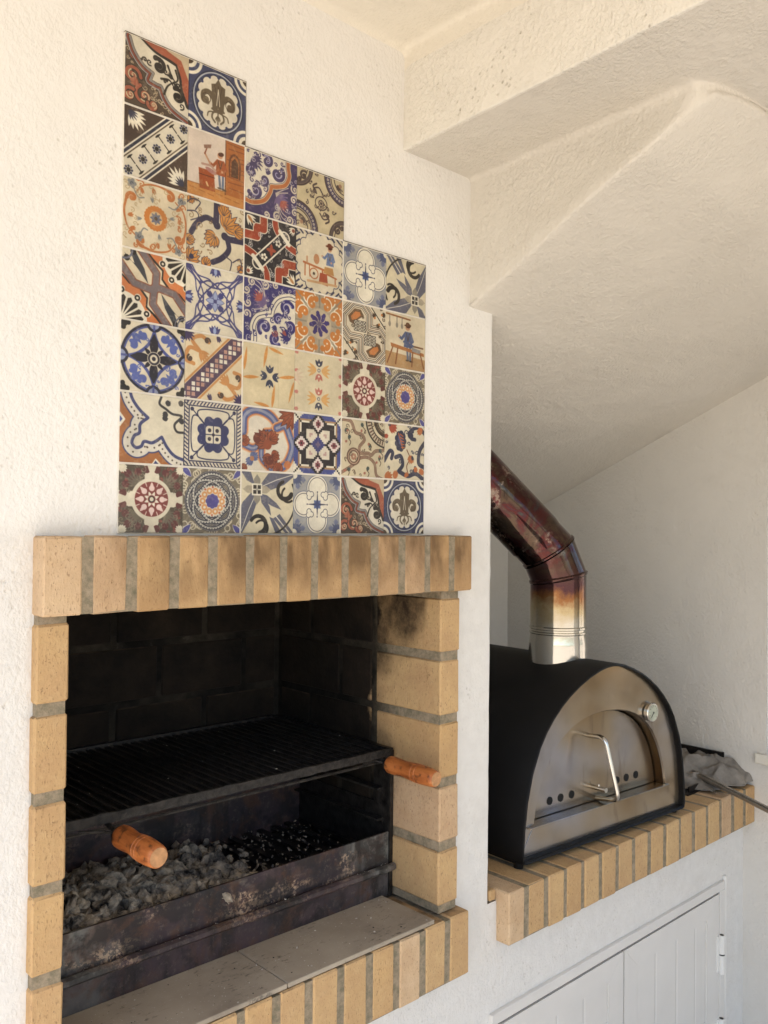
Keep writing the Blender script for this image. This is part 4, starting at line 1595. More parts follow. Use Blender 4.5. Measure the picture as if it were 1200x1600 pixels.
def skin_fig(a, x, y, s_, shirt, legs=True):
    """tiny painted craftsman, generic"""
    f = lambda px, py: (x + px * s_, y + py * s_)
    sk = (205, 150, 110)
    if legs:
        a.line([f(-.05, -.25), f(.0, -.7)], .05 * s_, (110, 120, 140)); a.line([f(.12, -.25), f(.12, -.72)], .05 * s_, (110, 120, 140))
        a.ell(*f(-.02, -.75), .1 * s_, .035 * s_, 0, DBRN).ell(*f(.18, -.77), .1 * s_, .035 * s_, 0, DBRN)
    a.poly([f(-.16, .35), f(.16, .35), f(.24, -.25), f(-.22, -.25)], shirt)
    a.line([f(-.13, .3), f(-.32, .05), f(-.45, .12)], .055 * s_, shirt).line([f(.13, .3), f(.26, .02), f(.1, -.08)], .055 * s_, shirt)
    a.disc(*f(-.46, .13), .05 * s_, sk).disc(*f(.08, -.09), .05 * s_, sk)
    a.disc(*f(-.02, .52), .12 * s_, sk).ell(*f(.02, .58), .13 * s_, .08 * s_, .3, (90, 50, 35))
    a.line([f(-.1, .3), f(0, .0), f(.08, .3)], .015 * s_, DBRN)


def a_smith():
    a = Art((222, 204, 184))
    a.poly([(-1.1, -1.1), (1.1, -1.1), (1.1, -.62), (-1.1, -.62)], (206, 140, 72))
    a.poly([(.32, 1.1), (1.1, 1.1), (1.1, -.7), (.28, -.7)], (186, 110, 50))
    for k in range(9):
        a.line([(.36 + .05 * (k % 3), .9 - k * .17), (1.0, .86 - k * .17 + .05 * (k % 2))], .015, (150, 82, 38))
    a.line(catm([(.45, -.1), (.45, .4), (.62, .6), (.8, .4), (.8, -.1)]), .03, (120, 66, 34)).poly([(.5, -.1), (.5, .35), (.62, .5), (.75, .35), (.75, -.1)], (96, 56, 32))
    a.line([(.3, .98), (.3, -.7)], .015, (110, 60, 30))
    a.poly([(-.62, -.12), (-.1, -.12), (-.05, -.72), (-.58, -.72)], (170, 84, 40))
    a.line([(-.6, -.3), (-.08, -.3)], .015, (110, 54, 30)).line([(-.35, -.5), (-.3, -.6)], .03, (220, 180, 130))
    skin_fig(a, .12, .02, .78, (168, 88, 46))
    a.line([(-.24, .1), (-.42, .36)], .03, (205, 150, 110)).line([(-.42, .34), (-.32, .62)], .02, (150, 80, 50)).poly([(-.46, .6), (-.2, .68), (-.22, .56), (-.44, .5)], (150, 110, 90))
    a.line([(-.5, .02), (-.2, .04), (-.05, -.08)], .035, (190, 150, 130)).ell(-.2, -.12, .2, .07, -.3, (176, 120, 110))
    a.line([(-1, -.62), (.3, -.62)], .012, (160, 100, 50))
    for k in range(7): a.line([(-.9 + k * .3, -.75 - .04 * (k % 3)), (-.7 + k * .3, -.77 - .04 * (k % 3))], .015, (176, 110, 54))
    return a


def a_quatre(inv=False):
    dk = (72, 60, 104) if not inv else (62, 56, 118)
    a = Art(dk)
    for k in range(-4, 5): a.line(catm([(-.9 if 0 else .15, -.15), (.4 + k * .02, -.3 + k * .12 - .12), (.55 + .1 * abs(k) * .2, -.25 + k * .16 - .25)]), .016, (205, 190, 170))
    a.frond(.22, -.22, .55, -.785, (120, 100, 140), 4, .035)
    a.frond(.35, -.35, .40, -.785, (176, 92, 80), 3, .028)
    for q, (x, y) in enumerate(((.85, -.2), (.2, -.88), (.88, .15), (-.2, -.92), (.7, -.88), (.9, -.6))):
        a.scroll(x, y, .14, q * 1.3, .03, (214, 200, 172))
    lobe = catm([(-1.05, -.62), (-.72, -.66), (-.3, -.5), (-.08, -.2), (-.02, .02)]) + catm([(-.02, .02), (.18, .06), (.5, .2), (.66, .5), (.62, .78), (.62, 1.05)])
    a.poly(lobe + [(-1.1, 1.1)], CREAM)
    if inv:
        a.bands(lobe, [(.12, NAVY), (.10, CREAM), (.012, NAVY)])
    else:
        a.bands(lobe, [(.10, NAVY), (.085, (216, 196, 160)), (.06, (190, 112, 60))])
    for x, y, r, q, d in ((-.62, -.25, .26, 3.6, 1), (.2, .48, .26, .8, -1), (-.75, .3, .22, 1.0, 1), (-.2, .78, .22, 2.2, -1), (-.3, .15, .16, 4, 1)):
        a.scroll(x, y, r, q, .075, dk, d, 1.15).line(spir(x, y, r * .8, q, .8, d), .016, (170, 165, 190))
    a.frond(-.75, .75, .5, -.785, dk, 3, .05)
    a.frond(-.2, .35, .24, 1.2, dk, 2, .03).frond(-.45, 0.0, .24, 3.4, dk, 2, .03)
    curls(a, 26, (196, 186, 178), 3 + inv, .08, .013, onto=dk)
    curls(a, 10, dk, 8 + inv, .08, .018, onto=CREAM)
    if inv: a.frond(-.62, .62, .22, -.785, (176, 92, 80), 1, .03).scroll(-.2, .6, .12, 0, .03, (150, 80, 90))
    return a


def a_circles():
    a = Art((205, 188, 148))
    dk = (82, 66, 64)
    for sgx, sgy in ((1, 1), (-1, -1)):
        cx, cy = sgx, sgy
        for r, w, c_ in ((.86, .03, dk), (.74, .095, (78, 68, 96)), (.60, .02, dk), (.46, .02, dk)):
            a.ring(cx, cy, r, w, c_)
        for k in range(40):
            t = k * 2 * math.pi / 40
            a.disc(cx + .74 * math.cos(t), cy + .74 * math.sin(t), .042, (214, 202, 176)).disc(cx + .74 * math.cos(t), cy + .74 * math.sin(t), .015, dk)
        a.frond(cx * .78, cy * .78, .2, math.atan2(-cy, -cx), dk, 3, .03).disc(cx * .80, cy * .80, .07, (170, 130, 100))
    for sgx, sgy in ((-1, 1), (1, -1)):
        for r, w, c_ in ((.62, .03, dk), (.54, .045, (96, 82, 80)), (.42, .015, dk)):
            a.ring(sgx, sgy, r, w, c_)
        a.scroll(sgx * .72, sgy * .74, .16, 1, .04, dk).scroll(sgx * .9, sgy * .6, .1, 3, .03, dk)
        a.frond(sgx * .35, sgy * .35, .18, math.atan2(-sgy, -sgx) + .9, dk, 2, .03)
    a.ell(0, 0, .26, .24, 0, dk).ell(0, 0, .225, .205, 0, (205, 188, 148)).disc(0, 0, .12, dk)
    for k in range(6): a.disc(.07 * math.cos(k * 1.047), .07 * math.sin(k * 1.047), .03, (180, 160, 130))
    curls(a, 22, dk, 4, .08, .016, onto=(205, 188, 148))
    a.line(catm([(-.2, .3), (-.34, .5), (-.2, .62)]), .03, dk, RD2).line(catm([(.05, .34), (-.1, .5), (-.3, .45)]), .025, dk, RD2)
    return a


def a_rosette():
    a = Art((222, 205, 170))
    o2 = (196, 118, 62)
    for k in range(22):
        t = k / 22 * 6.283
        a.disc(.31 * math.cos(t), .31 * math.sin(t), .055, ORNG)
    a.disc(0, 0, .32, ORNG).disc(0, 0, .2, (214, 180, 130))
    for k in range(8): a.leaf(0, 0, .19, .045, k * .785, GREY)
    a.disc(0, 0, .05, DBRN)
    a.line(catm([(-.9, .35), (-.95, .0), (-.85, -.4), (-.6, -.62)]), .035, o2, R4, .5).scroll(-.72, .42, .16, 3.3, .055, o2, -1, .9, R4)
    a.frond(-.85, -.1, .2, .3, o2, 1, .03, R4).frond(-.78, -.45, .2, .2, o2, 1, .03, R4)
    g = (140, 140, 136)
    for x, y in ((-.74, .82), (.8, .7), (.72, -.78), (-.5, -.62)):
        for k in range(5): a.disc(x + .09 * math.cos(k * 1.26), y + .09 * math.sin(k * 1.26), .055, g)
        a.disc(x, y, .05, (90, 92, 100)).line(catm([(x, y), (x * .75, y * .6), (x * .5, y * .62)]), .02, g)
    a.frond(.42, .1, .2, 0.2, g, 1, .02, R4)
    curls(a, 26, (186, 160, 120), 21, .09, .012, onto=(222, 205, 170))
    return curls(a, 12, o2, 22, .10, .020, onto=(222, 205, 170))


def a_cross():
    a = Art((220, 205, 172))
    dk = (66, 60, 84)
    a.S = DG2
    a.line(catm([(.02, 1.1), (.0, .5), (-.02, .36)]) , .10, dk, R1).line(catm([(1.1, .02), (.5, -.02), (.36, .0)]), .10, dk, R1)
    a.line(catm([(.0, .38), (-.35, .45), (-.66, .2), (-.84, -.1)]), .085, dk, R1).line(catm([(.38, .0), (.45, -.35), (.2, -.66), (-.1, -.84)]), .085, dk, R1)
    a.disc(.03, .30, .12, dk, R1).disc(.30, .03, .12, dk, R1)
    o2 = (214, 144, 66)
    for x, y, L, q, n2 in ((.28, .28, .62, .785, 3), (.62, .25, .42, .1, 2), (.25, .62, .42, 1.47, 2), (-.02, -.02, .46, 3.93, 3), (-1.0, -.35, .3, .2, 2), (-.35, -1.0, .3, 1.37, 2), (-.95, -.95, .5, .785, 3), (-.9, .98, .25, -1.2, 1), (.98, -.9, .25, 2.7, 1)):
        acan(a, x, y, L, q, o2, dk, n2, .085, R1)
    curls(a, 12, (150, 120, 84), 31, .10, .014, onto=(220, 205, 172))
    for p in (((-1, .75), (-.8, .9), (-.55, .85), (-.7, .6)), ((-1, .5), (-.7, .55), (-.6, .4), (-.85, .25)), ((.75, -1), (.9, -.8), (.85, -.55), (.6, -.7)), ((.5, -1), (.55, -.7), (.4, -.6))):
        a.line(catm(p), .018, dk, R1)
    a.disc(-.82, -.82, .08, NAVY, R1)
    return a


def a_lattice():
    a = Art((50, 46, 52))
    rd = (170, 74, 48)
    for w, c_ in ((.155, WHT), (.125, rd)):
        a.line([(-1.1, .32), (-.55, .32), (-.55, .6), (-.3, .6), (-.3, 1.1)], w, c_, R2_)
        a.line(catm([(.12, 1.1), (.2, .7), (.6, .3), (1.1, .1)]), w * .8, c_, R2_)
    for w, c_ in ((.22, WHT), (.17, (50, 46, 52))):
        a.line([(-.5, -.5), (.5, .5)], w, c_)
    for x, y in ((-.5, -.5), (.5, .5)):
        a.line([(x - .18, y + .18), (x + .18, y - .18)], .07, WHT)
    for k in range(4): a.leaf(0, 0, .2, .06, k * 1.571, (170, 84, 60))
    for sg in (1, -1):
        for k in range(5): a.disc(sg * .27 + .08 * math.cos(k * 1.26), sg * .27 + .08 * math.sin(k * 1.26), .045, WHT)
        a.disc(sg * .27, sg * .27, .03, DBRN)
        for x, y in ((-.05 * sg, .78 * sg), (-.78 * sg, 0), (.42 * sg, -.4 * sg)):
            for k in range(8): a.disc(x + .07 * math.cos(k * .785), y + .07 * math.sin(k * .785), .022, (190, 185, 178))
            a.disc(x, y, .03, (190, 185, 178))
        a.frond(-.92 * sg, .92 * sg, .42, -.785 if sg > 0 else 2.356, WHT, 2, .04).leaf(-.9 * sg, .9 * sg, .3, .05, -.785 if sg > 0 else 2.356, (190, 130, 70))
        a.frond(.9 * sg, .9 * sg, .3, 3.93 if sg > 0 else .785, WHT, 2, .035).disc(.85 * sg, .82 * sg, .06, RUST)
    return curls(a, 22, (196, 188, 172), 6, .06, .012, onto=(50, 46, 52))


def a_potter():
    a = Art((218, 204, 172))
    for k in range(-9, 10):
        for sg in (1, -1):
            a.line([(k * .22 - .1, -1.1 * sg), (k * .22 + .16, -.86 * sg)], .03, NAVY)
            a.line([(-1.1 * sg, k * .22), (-.86 * sg, k * .22 + .18)], .03, NAVY)
    for w, c_ in ((.06, NAVY), (.035, (218, 204, 172))):
        for k in range(18):
            t = k / 18 * 6.283
            a.disc(.86 * math.cos(t), .86 * math.sin(t), .12 + w, c_)
    a.disc(0, 0, .93, (220, 206, 176))
    t_ = (186, 110, 62)
    a.line([(-.68, -.08), (.28, -.2)], .035, t_).line([(-.62, -.1), (-.62, -.5)], .025, t_).line([(.1, -.2), (.15, -.65)], .03, t_).line([(-.45, -.1), (-.42, -.5)], .02, t_)
    a.line([(.3, -.3), (.7, -.38)], .03, t_).line([(.65, -.38), (.66, -.6)], .025, t_).poly([(.0, -.3), (.3, -.3), (.35, -.7), (-.05, -.66)], (176, 84, 52))
    a.ring(-.25, -.38, .17, .02, t_).disc(-.25, -.38, .05, DBRN)
    a.ell(-.15, .12, .12, .17, 0, (196, 140, 96)).line([(-.54, -.05), (-.54, .12)], .035, (196, 150, 110))
    skin_fig(a, .42, .18, .72, (104, 122, 160), False)
    a.poly([(.2, -.06), (.55, -.06), (.6, -.3), (.15, -.28)], (190, 140, 80))
    a.ell(.40, .66, .17, .045, .1, (120, 62, 40)).ell(.40, .70, .09, .06, 0, (120, 62, 40))
    a.line([(-.5, -.66), (.7, -.62)], .04, (205, 160, 110))
    return a


def a_light():
    a = Art((168, 166, 160))
    b2 = (92, 100, 130)
    a.frond(.92, .92, .40, 3.93, b2, 3, .05, R4).frond(.6, .9, .22, 4.6, (120, 126, 150), 2, .03, D4).disc(.95, .95, .12, WHT, D4)
    for w, c_ in ((.445, b2), (.425, WHT)):
        a.disc(.0, .55, w, c_, R4)
    a.put(lambda u, v: np.maximum(np.abs(u), np.abs(v)) - .45, WHT)
    a.ring(0, .55, .36, .011, (88, 84, 92), R4)
    a.put(lambda u, v: np.maximum(np.abs(u) - .28, np.abs(v) - .5), WHT, R4)
    a.put(lambda u, v: np.hypot(u, v) - .46, WHT)
    for x, y in ((.34, .24), (.24, .34), (.36, .36)):
        a.disc(x, y, .10, (70, 70, 90), R4)
    for x, y in ((.34, .24), (.24, .34), (.36, .36)):
        a.disc(x, y, .078, WHT, R4)
    a.line([(.36, .2), (.62, .2)], .012, (88, 84, 92), D4) if False else None
    for k in range(8):
        a.leaf(0, 0, .2, .06, k * .785, (92, 108, 150))
    a.leaf(.0, .0, .42, .022, 1.571, (60, 60, 84), R4).disc(0, .42, .025, (60, 60, 84), R4).disc(0, 0, .09, (70, 80, 120))
    return a


def a_greyleaf():
    a = Art((222, 208, 172))
    g = (104, 104, 118)
    c_ = (-.42, .42)
    for p in ([(-.36, .36), (-.1, .42), (.25, .58), (.7, .78), (1.1, 1.0), (.6, 1.05), (.1, .82), (-.2, .58)],):
        q = [(y * -1, x * -1) for x, y in p]
    a.poly([(-.32, .55), (.0, .95), (.5, 1.1), (1.2, 1.05), (.6, .6), (.1, .42), (-.25, .45)], g)
    a.poly([(-.45, .30), (-.42, .0), (-.6, -.45), (-1.05, -1.1), (-1.1, -.5), (-.95, .0), (-.65, .3)], g)
    a.poly([(-.35, .30), (-.05, .25), (.32, .0), (.52, -.22), (.15, -.1), (-.15, .05)], g)
    a.poly([(-.30, .25), (-.25, .0), (.0, -.3), (.12, -.42), (.06, -.12), (-.1, .1)], g)
    a.poly([(-1.1, 1.1), (-.7, 1.1), (-.5, .56), (-.8, .7)], g).poly([(-.66, .6), (-.56, .5), (-1.0, .95)], WHT)
    a.poly([(.2, -.5), (.45, -.35), (1.1, -1.1), (.8, -1.1)], g).line([(.3, -.42), (.95, -1.1)], .018, WHT)
    a.poly([(.05, -.45), (.2, -.5), (.62, -1.1), (.35, -1.1)], g)
    for k in (0,):
        a.line([(-.3, .5), (.3, .75), (1.1, 1.0)], .012, WHT).line([(-.45, .3), (-.7, -.2), (-1.0, -.95)], .012, WHT)
    for dx, dy in ((0, .28), (0, -.28), (.3, 0), (-.3, 0)):
        x, y = c_[0] + dx, c_[1] + dy
        w = .12
        if dx: a.poly([(c_[0], y - w), (x + dx * .2, y - w), (x + dx * .75, y), (x + dx * .2, y + w), (c_[0], y + w)], (176, 164, 138))
        else: a.poly([(x - w, c_[1]), (x - w, y + dy * .2), (x, y + dy * .75), (x + w, y + dy * .2), (x + w, c_[1])], (150, 142, 124))
    a.put(lambda u, v: np.maximum(np.abs(u - c_[0]), np.abs(v - c_[1])) - .19, WHT)
    a.put(lambda u, v: np.maximum(np.abs(np.abs(u - c_[0]) - .08), np.abs(np.abs(v - c_[1]) - .08)) - .06, BLK)
    a.disc(c_[0], c_[1], .05, (170, 165, 150))
    ark = [(1.02 * math.cos(t) * 1.15 - .12, 1.02 * math.sin(t) * 1.15 + .12) for t in np.linspace(-1.35, .45, 20)]
    a.line(ark, .03, BLK)
    a.line(spir(.66, .42, .30, 1.9, .62, 1, 16, .9), .055, BLK, taper=-.5).line(spir(.78, .28, .26, 2.2, .5, 1, 14, .9), .035, BLK)
    a.line(spir(-.36, -.72, .30, 2.6, .62, -1, 16, .9), .055, BLK, taper=-.5).line(spir(-.24, -.82, .26, 2.4, .5, -1, 14, .9), .035, BLK)
    return a


def a_ordiag():
    a = Art((222, 206, 172))
    og = (216, 128, 72)
    a.poly([(-.35, 1.1), (1.1, 1.1), (1.1, -.35), (.75, -.05), (.42, .05), (.2, .3), (.22, .55), (-.1, .8)], BLK, RD2)
    a.poly([(-.30, 1.1), (1.1, 1.1), (1.1, -.30), (.78, 0), (.46, .1), (.25, .33), (.27, .58), (-.05, .85)], og, RD2)
    for sg in (1, -1):
        a.disc(sg, sg, .78, WHT)
        for k in range(10):
            t = k / 10 * 6.283
            a.disc(sg + .82 * math.cos(t + .3), sg + .82 * math.sin(t + .3), .1, WHT).ring(sg + .80 * math.cos(t + .3), sg + .80 * math.sin(t + .3), .06, .025, BLK)
        for k in range(5):
            t = (math.pi if sg > 0 else 0) + .1 + k * .34
            a.poly([(sg + .15 * math.cos(t), sg + .15 * math.sin(t)), (sg + .62 * math.cos(t - .12), sg + .62 * math.sin(t - .12)), (sg + .68 * math.cos(t), sg + .68 * math.sin(t)), (sg + .62 * math.cos(t + .12), sg + .62 * math.sin(t + .12))], BLK)
    for w, c_ in ((.125, (150, 88, 62)), (.09, (126, 112, 112))):
        a.line([(-1.1, .62), (-.62, .05), (-.1, -.05), (.02, .05), (.05, .45), (-.5, 1.1)], w, c_, R1)
        a.line([(1.1, -.62), (.62, -.05), (.1, .05), (-.02, -.05), (-.05, -.45), (.5, -1.1)], w, c_, R1)
    a.poly([(-.92, .85), (-.55, .5), (-.2, .1), (-.32, .5), (-.6, .95), (-.7, .8), (-.62, .6), (-.85, .72)], (70, 72, 80), RD2)
    a.disc(-.85, .72, .09, BLK, RD2).disc(-.66, .92, .09, BLK, RD2)
    a.ring(.95, -.95, .22, .02, GREY).ring(.95, -.95, .3, .02, GREY).ring(-.95, .95, .26, .03, GREY)
    return a


def a_bluelat():
    a = Art((226, 214, 186))
    b2 = (74, 74, 128)
    a.line(catm([(-.95, .95), (-.5, .55), (-.58, .1), (-.3, -.25), (.0, -.5), (.25, -.58), (.55, -.5), (.95, -.95)]), .024, b2, R4)
    a.line(catm([(-.95, .8), (-.7, .6), (-.62, .2), (-.4, .0), (-.5, -.4), (-.9, -.85)]), .02, b2, D4)
    a.leaf(.05, .05, .34, .09, .785, (160, 172, 205), R4).leaf(.12, .12, .28, .055, .785, b2, R4).leaf(.12, .12, .2, .05, .35, b2, R4).leaf(.12, .12, .2, .05, 1.22, b2, R4)
    a.leaf(0, 0, .33, .09, 0, b2, R4).leaf(.02, 0, .29, .072, 0, (160, 170, 200), R4)
    a.disc(0, 0, .06, b2)
    for k in (-.7, -.35, 0, .35, .7): a.leaf(0, -1.02, .30, .06, 1.571 + k, b2, R4)
    a.leaf(0, -1.0, .24, .055, 1.571, (160, 172, 205), R4)
    a.frond(.98, .98, .24, 3.93, b2, 2, .035, R4).disc(.9, .9, .045, b2, R4)
    return a


def a_purple():
    a = Art((176, 160, 134))
    og = (208, 130, 60)
    for ang in range(8):
        pass
    for x, y in ((.42, .84), (.84, .42)):
        a.disc(x, y, .26, WHT, R4).disc(x, y, .215, og, R4)
    a.frond(1.0, 1.0, .5, 3.93, og, 3, .07, R4)
    a.line(spir(.62, .30, .26, 0, .8), .04, WHT, D4).line(spir(.62, .28, .20, 0.2, .8), .055, og, D4)
    a.disc(.80, .15, .1, og, D4)
    a.line([(0, .55), (0, 1.1)], .03, (150, 140, 120), R4).line([(.6, .6), (1, 1)], .025, (150, 140, 120), R4)
    a.disc(0, 0, .5, (196, 178, 146))
    for k in range(8):
        t = k * .785 + .2
        a.leaf(.05 * math.cos(t), .05 * math.sin(t), .40, .13, t, (196, 178, 146)).leaf(.06 * math.cos(t), .06 * math.sin(t), .37, .10, t, VIO)
        a.disc(.36 * math.cos(t), .36 * math.sin(t), .07, VIO)
    a.disc(0, 0, .12, (110, 96, 120))
    for k in range(6): a.disc(.1 * math.cos(k), .1 * math.sin(k), .03, (150, 140, 130))
    return a


def a_maze():
    a = Art((222, 208, 178))
    oc = [(-.98, .62), (-.62, .98), (-.12, .98), (.12, .74), (.12, .28), (.46, -.06)]
    P = [(-.06, .46), (.28, .12), (.74, .12), (.98, -.12), (.98, -.62), (.62, -.98), (.12, -.98), (-.12, -.74), (-.12, -.28), (-.46, .06)]
    lp = [(-1.0, .55), (-.55, 1.0), (-.1, 1.0), (.2, .7), (.2, .2), (.7, .2), (1.0, -.1), (1.0, -.55), (.55, -1.0), (.1, -1.0), (-.2, -.7), (-.2, -.2), (-.7, -.2), (-1.0, .1), (-1.0, .55)]
    for w, c_ in ((.16, BRN), (.135, WHT), (.10, BLK), (.075, WHT), (.05, BRN), (.02, WHT)):
        a.line(lp, w, c_)
    a.poly([(-.78, .5), (-.48, .8), (-.2, .8), (-.05, .6), (-.3, .45), (-.55, .25), (-.7, .3)], BRN, RD2).poly([(-.65, .5), (-.45, .7), (-.25, .7), (-.2, .6), (-.45, .4), (-.6, .38)], (208, 130, 70), RD2)
    for i in range(3):
        for j in range(2):
            x, y = (-.42 + i * .19, .12 + j * .2)
            a.put(lambda u, v, x=x, y=y: np.maximum(np.abs(u - x), np.abs(v - y)) - .088, BLK, RD2)
            a.put(lambda u, v, x=x, y=y: np.maximum(np.abs(u - x), np.abs(v - y)) - .07, WHT, RD2)
            a.line([(x - .05, y - .05), (x + .05, y + .05)], .012, BLK, RD2).line([(x - .05, y + .05), (x + .05, y - .05)], .012, BLK, RD2)
    curls(a, 16, DBRN, 33, .07, .016, onto=(222, 208, 178))
    a.line([(.3, .95), (.95, .3)], .02, BLK, RD2)
    for x, y, q in ((.78, .78, 0), (.45, .62, 2), (.66, .42, 4)):
        a.frond(x, y, .2, q, DBRN, 2, .03, RD2).disc(x, y, .045, ORNG, RD2)
    return a


def a_carp():
    a = Art((220, 204, 170))
    a.poly([(-1.1, -1.1), (1.1, -1.1), (1.1, -.55), (-1.1, -.42)], (190, 150, 100))
    t_ = (150, 94, 52)
    a.line([(-.95, .9), (.2, .84)], .03, t_)
    for x in (-.8, -.45, -.2): a.line([(x, .86), (x, .6)], .02, (130, 120, 110)).ell(x, .55, .06, .1, 0, (150, 140, 124))
    skin_fig(a, .1, .05, .95, (92, 104, 138))
    a.ell(.08, .62, .17, .04, .1, (110, 70, 40)).ell(.08, .67, .09, .06, 0, (110, 70, 40))
    a.poly([(-.75, -.12), (.9, -.3), (.92, -.42), (-.72, -.26)], (182, 118, 66))
    for x0, x1 in ((-.65, -.9), (-.4, -.5), (.35, .3), (.7, .9)): a.line([(x0, -.28), (x1, -.85)], .03, t_)
    a.line([(.2, -.1), (.85, -.12)], .03, (120, 76, 46)).poly([(.3, -.15), (.75, -.2), (.7, -.34), (.3, -.3)], (150, 146, 140))
    a.line([(-.1, .0), (.35, -.1)], .045, (92, 104, 138))
    return a


def a_bluecirc():
    a = Art((222, 208, 178))
    a.disc(.9, .9, .1, BLK, R4).disc(.78, .92, .07, BLK, R4).disc(.92, .78, .07, BLK, R4)
    a.disc(0, 0, 1.0, (48, 46, 66)).disc(0, 0, .93, (84, 92, 152)).disc(0, 0, .88, (222, 208, 178))
    a.ring(.98, .98, 1.0, .045, (84, 92, 152), R4)
    a.put(lambda u, v: np.hypot(u, v) - 1.0, (0, 0, 0), al=0.0)
    for x, y, q in ((.52, .52, .785),):
        a.frond(.66, .66, .40, 3.93, (96, 108, 170), 1, .06, R4)
        a.scroll(.62, .30, .14, 1.0, .055, (96, 108, 170), 1, .8, D4).leaf(.7, .25, .34, .07, 2.1, (96, 108, 170), D4)
    a.leaf(0, .1, .62, .13, 1.571, (52, 46, 54), R4).frond(0, .18, .42, 1.571, (52, 46, 54), 1, .06, R4).leaf(.1, .1, .26, .06, .785, (52, 46, 54), R4)
    curls(a, 14, (96, 108, 170), 35, .07, .016, onto=(222, 208, 178))
    a.disc(0, 1.0, .24, (48, 46, 66), R4).disc(0, 1.0, .16, (150, 156, 180), R4).line([(0, .82), (0, 1.1)], .03, (84, 92, 152), R4)
    a.disc(0, 0, .2, (222, 208, 178)).ring(0, 0, .15, .03, (60, 56, 66)).disc(0, 0, .06, (60, 56, 66))
    return a


def a_checker():
    a = Art((226, 206, 166))
    og = (206, 144, 82)
    a.line([(-1.5, -1.5), (1.5, 1.5)], .36, og).line([(-1.5, -1.5), (1.5, 1.5)], .30, (236, 210, 160))
    a.line([(-1.5, -1.5), (1.5, 1.5)], .28, (92, 70, 92))
    for i in range(-8, 9):
        for j in (-1, 0, 1):
            c0 = (i * .1 * 1.0, i * .1)
            x = i * .155 + j * .155 * .5 * (1); y = i * .155 - j * .155 * .5
            if j == 0: x += .0775 * 1; y += .0775
            cc = WHT if (i + j) % 2 else (196, 150, 130)
            a.put(lambda u, v, x=x, y=y: np.maximum(np.abs(u - x), np.abs(v - y)) - .058, cc)
    for sg in (1, -1):
        q = 0 if sg > 0 else math.pi
        f = lambda p: [(sg * x, sg * y) for x, y in p]
        a.frond(-.5 * sg, .45 * sg, .42, -.785 + q, og, 2, .05)
        a.line(f(catm([(-.5, .45), (-.75, .75), (-.45, .9), (-.2, .75)])), .06, og).line(f(catm([(-.5, .45), (-.85, .5), (-.95, .15), (-.7, .05)])), .06, og)
        a.scroll(-.25 * sg, .78 * sg, .1, q, .03, (90, 70, 60)).scroll(-.82 * sg, .2 * sg, .1, q + 2, .03, (90, 70, 60))
        a.frond(-1.0 * sg, 1.0 * sg, .4, -.785 + q, (74, 60, 96), 2, .05).frond(.1 * sg, 1.0 * sg, .24, -1.2 + q, (74, 60, 96), 1, .04)
    return a


def a_tanflower():
    a = Art((222, 204, 162))
    og = (220, 150, 74)
    a.leaf(-.1, .98, .75, .055, -1.75, og).leaf(-.05, .92, .6, .05, -.25, og).leaf(.98, .1, .66, .055, -3.0, og).leaf(.95, -.05, .75, .05, -1.85, og)
    a.leaf(.1, -.98, .75, .055, 1.45, og).leaf(.0, -.95, .6, .05, 3.0, og).leaf(-.98, -.12, .6, .055, .1, og).leaf(-.95, 0.1, .75, .05, 1.45, og)
    for k in range(4):
        q = k * 1.571
        x, y = .1 * math.cos(q), .1 * math.sin(q)
        for d in (-.55, 0, .55): a.leaf(x, y, .28, .055, q + d, (70, 74, 94))
        a.disc(.27 * math.cos(q), .27 * math.sin(q), .02, WHT)
    a.disc(0, 0, .09, (222, 204, 162)).line([(.3, 1), (.35, -1)], .006, (200, 180, 140))
    return a


def a_tulip():
    a = Art((222, 206, 168))
    for cy, s_ in ((.45, 1), (-.5, -1)):
        for sg in (1, -1):
            for d in (-.6, -.2, .2, .6): a.leaf(.1 * sg, cy, .40, .05, (0 if sg > 0 else math.pi) + d, (224, 170, 100))
        for y0, q, col in ((cy + .12 * s_, 1.571 * s_, (64, 68, 88)), (cy - .12 * s_, -1.571 * s_, (198, 110, 96))):
            for d in (-.6, 0, .6): a.leaf(0, y0, .27, .06, q + d, col)
            a.disc(0, y0 + .08 * (1 if q > 0 else -1), .035, WHT)
        a.ring(0, cy, .05, .014, GREY)
    pk = (206, 128, 112)
    for y in (.95, .35, .05, -.35, -.9):
        for sg in (1, -1): a.frond(-1.0 * sg, y, .18, 0 if sg > 0 else math.pi, pk, 1, .035)
    for d in (-.9, -.45, 0, .45, .9): a.leaf(-1.0, .15, .4, .04, d, (214, 190, 160))
    return a


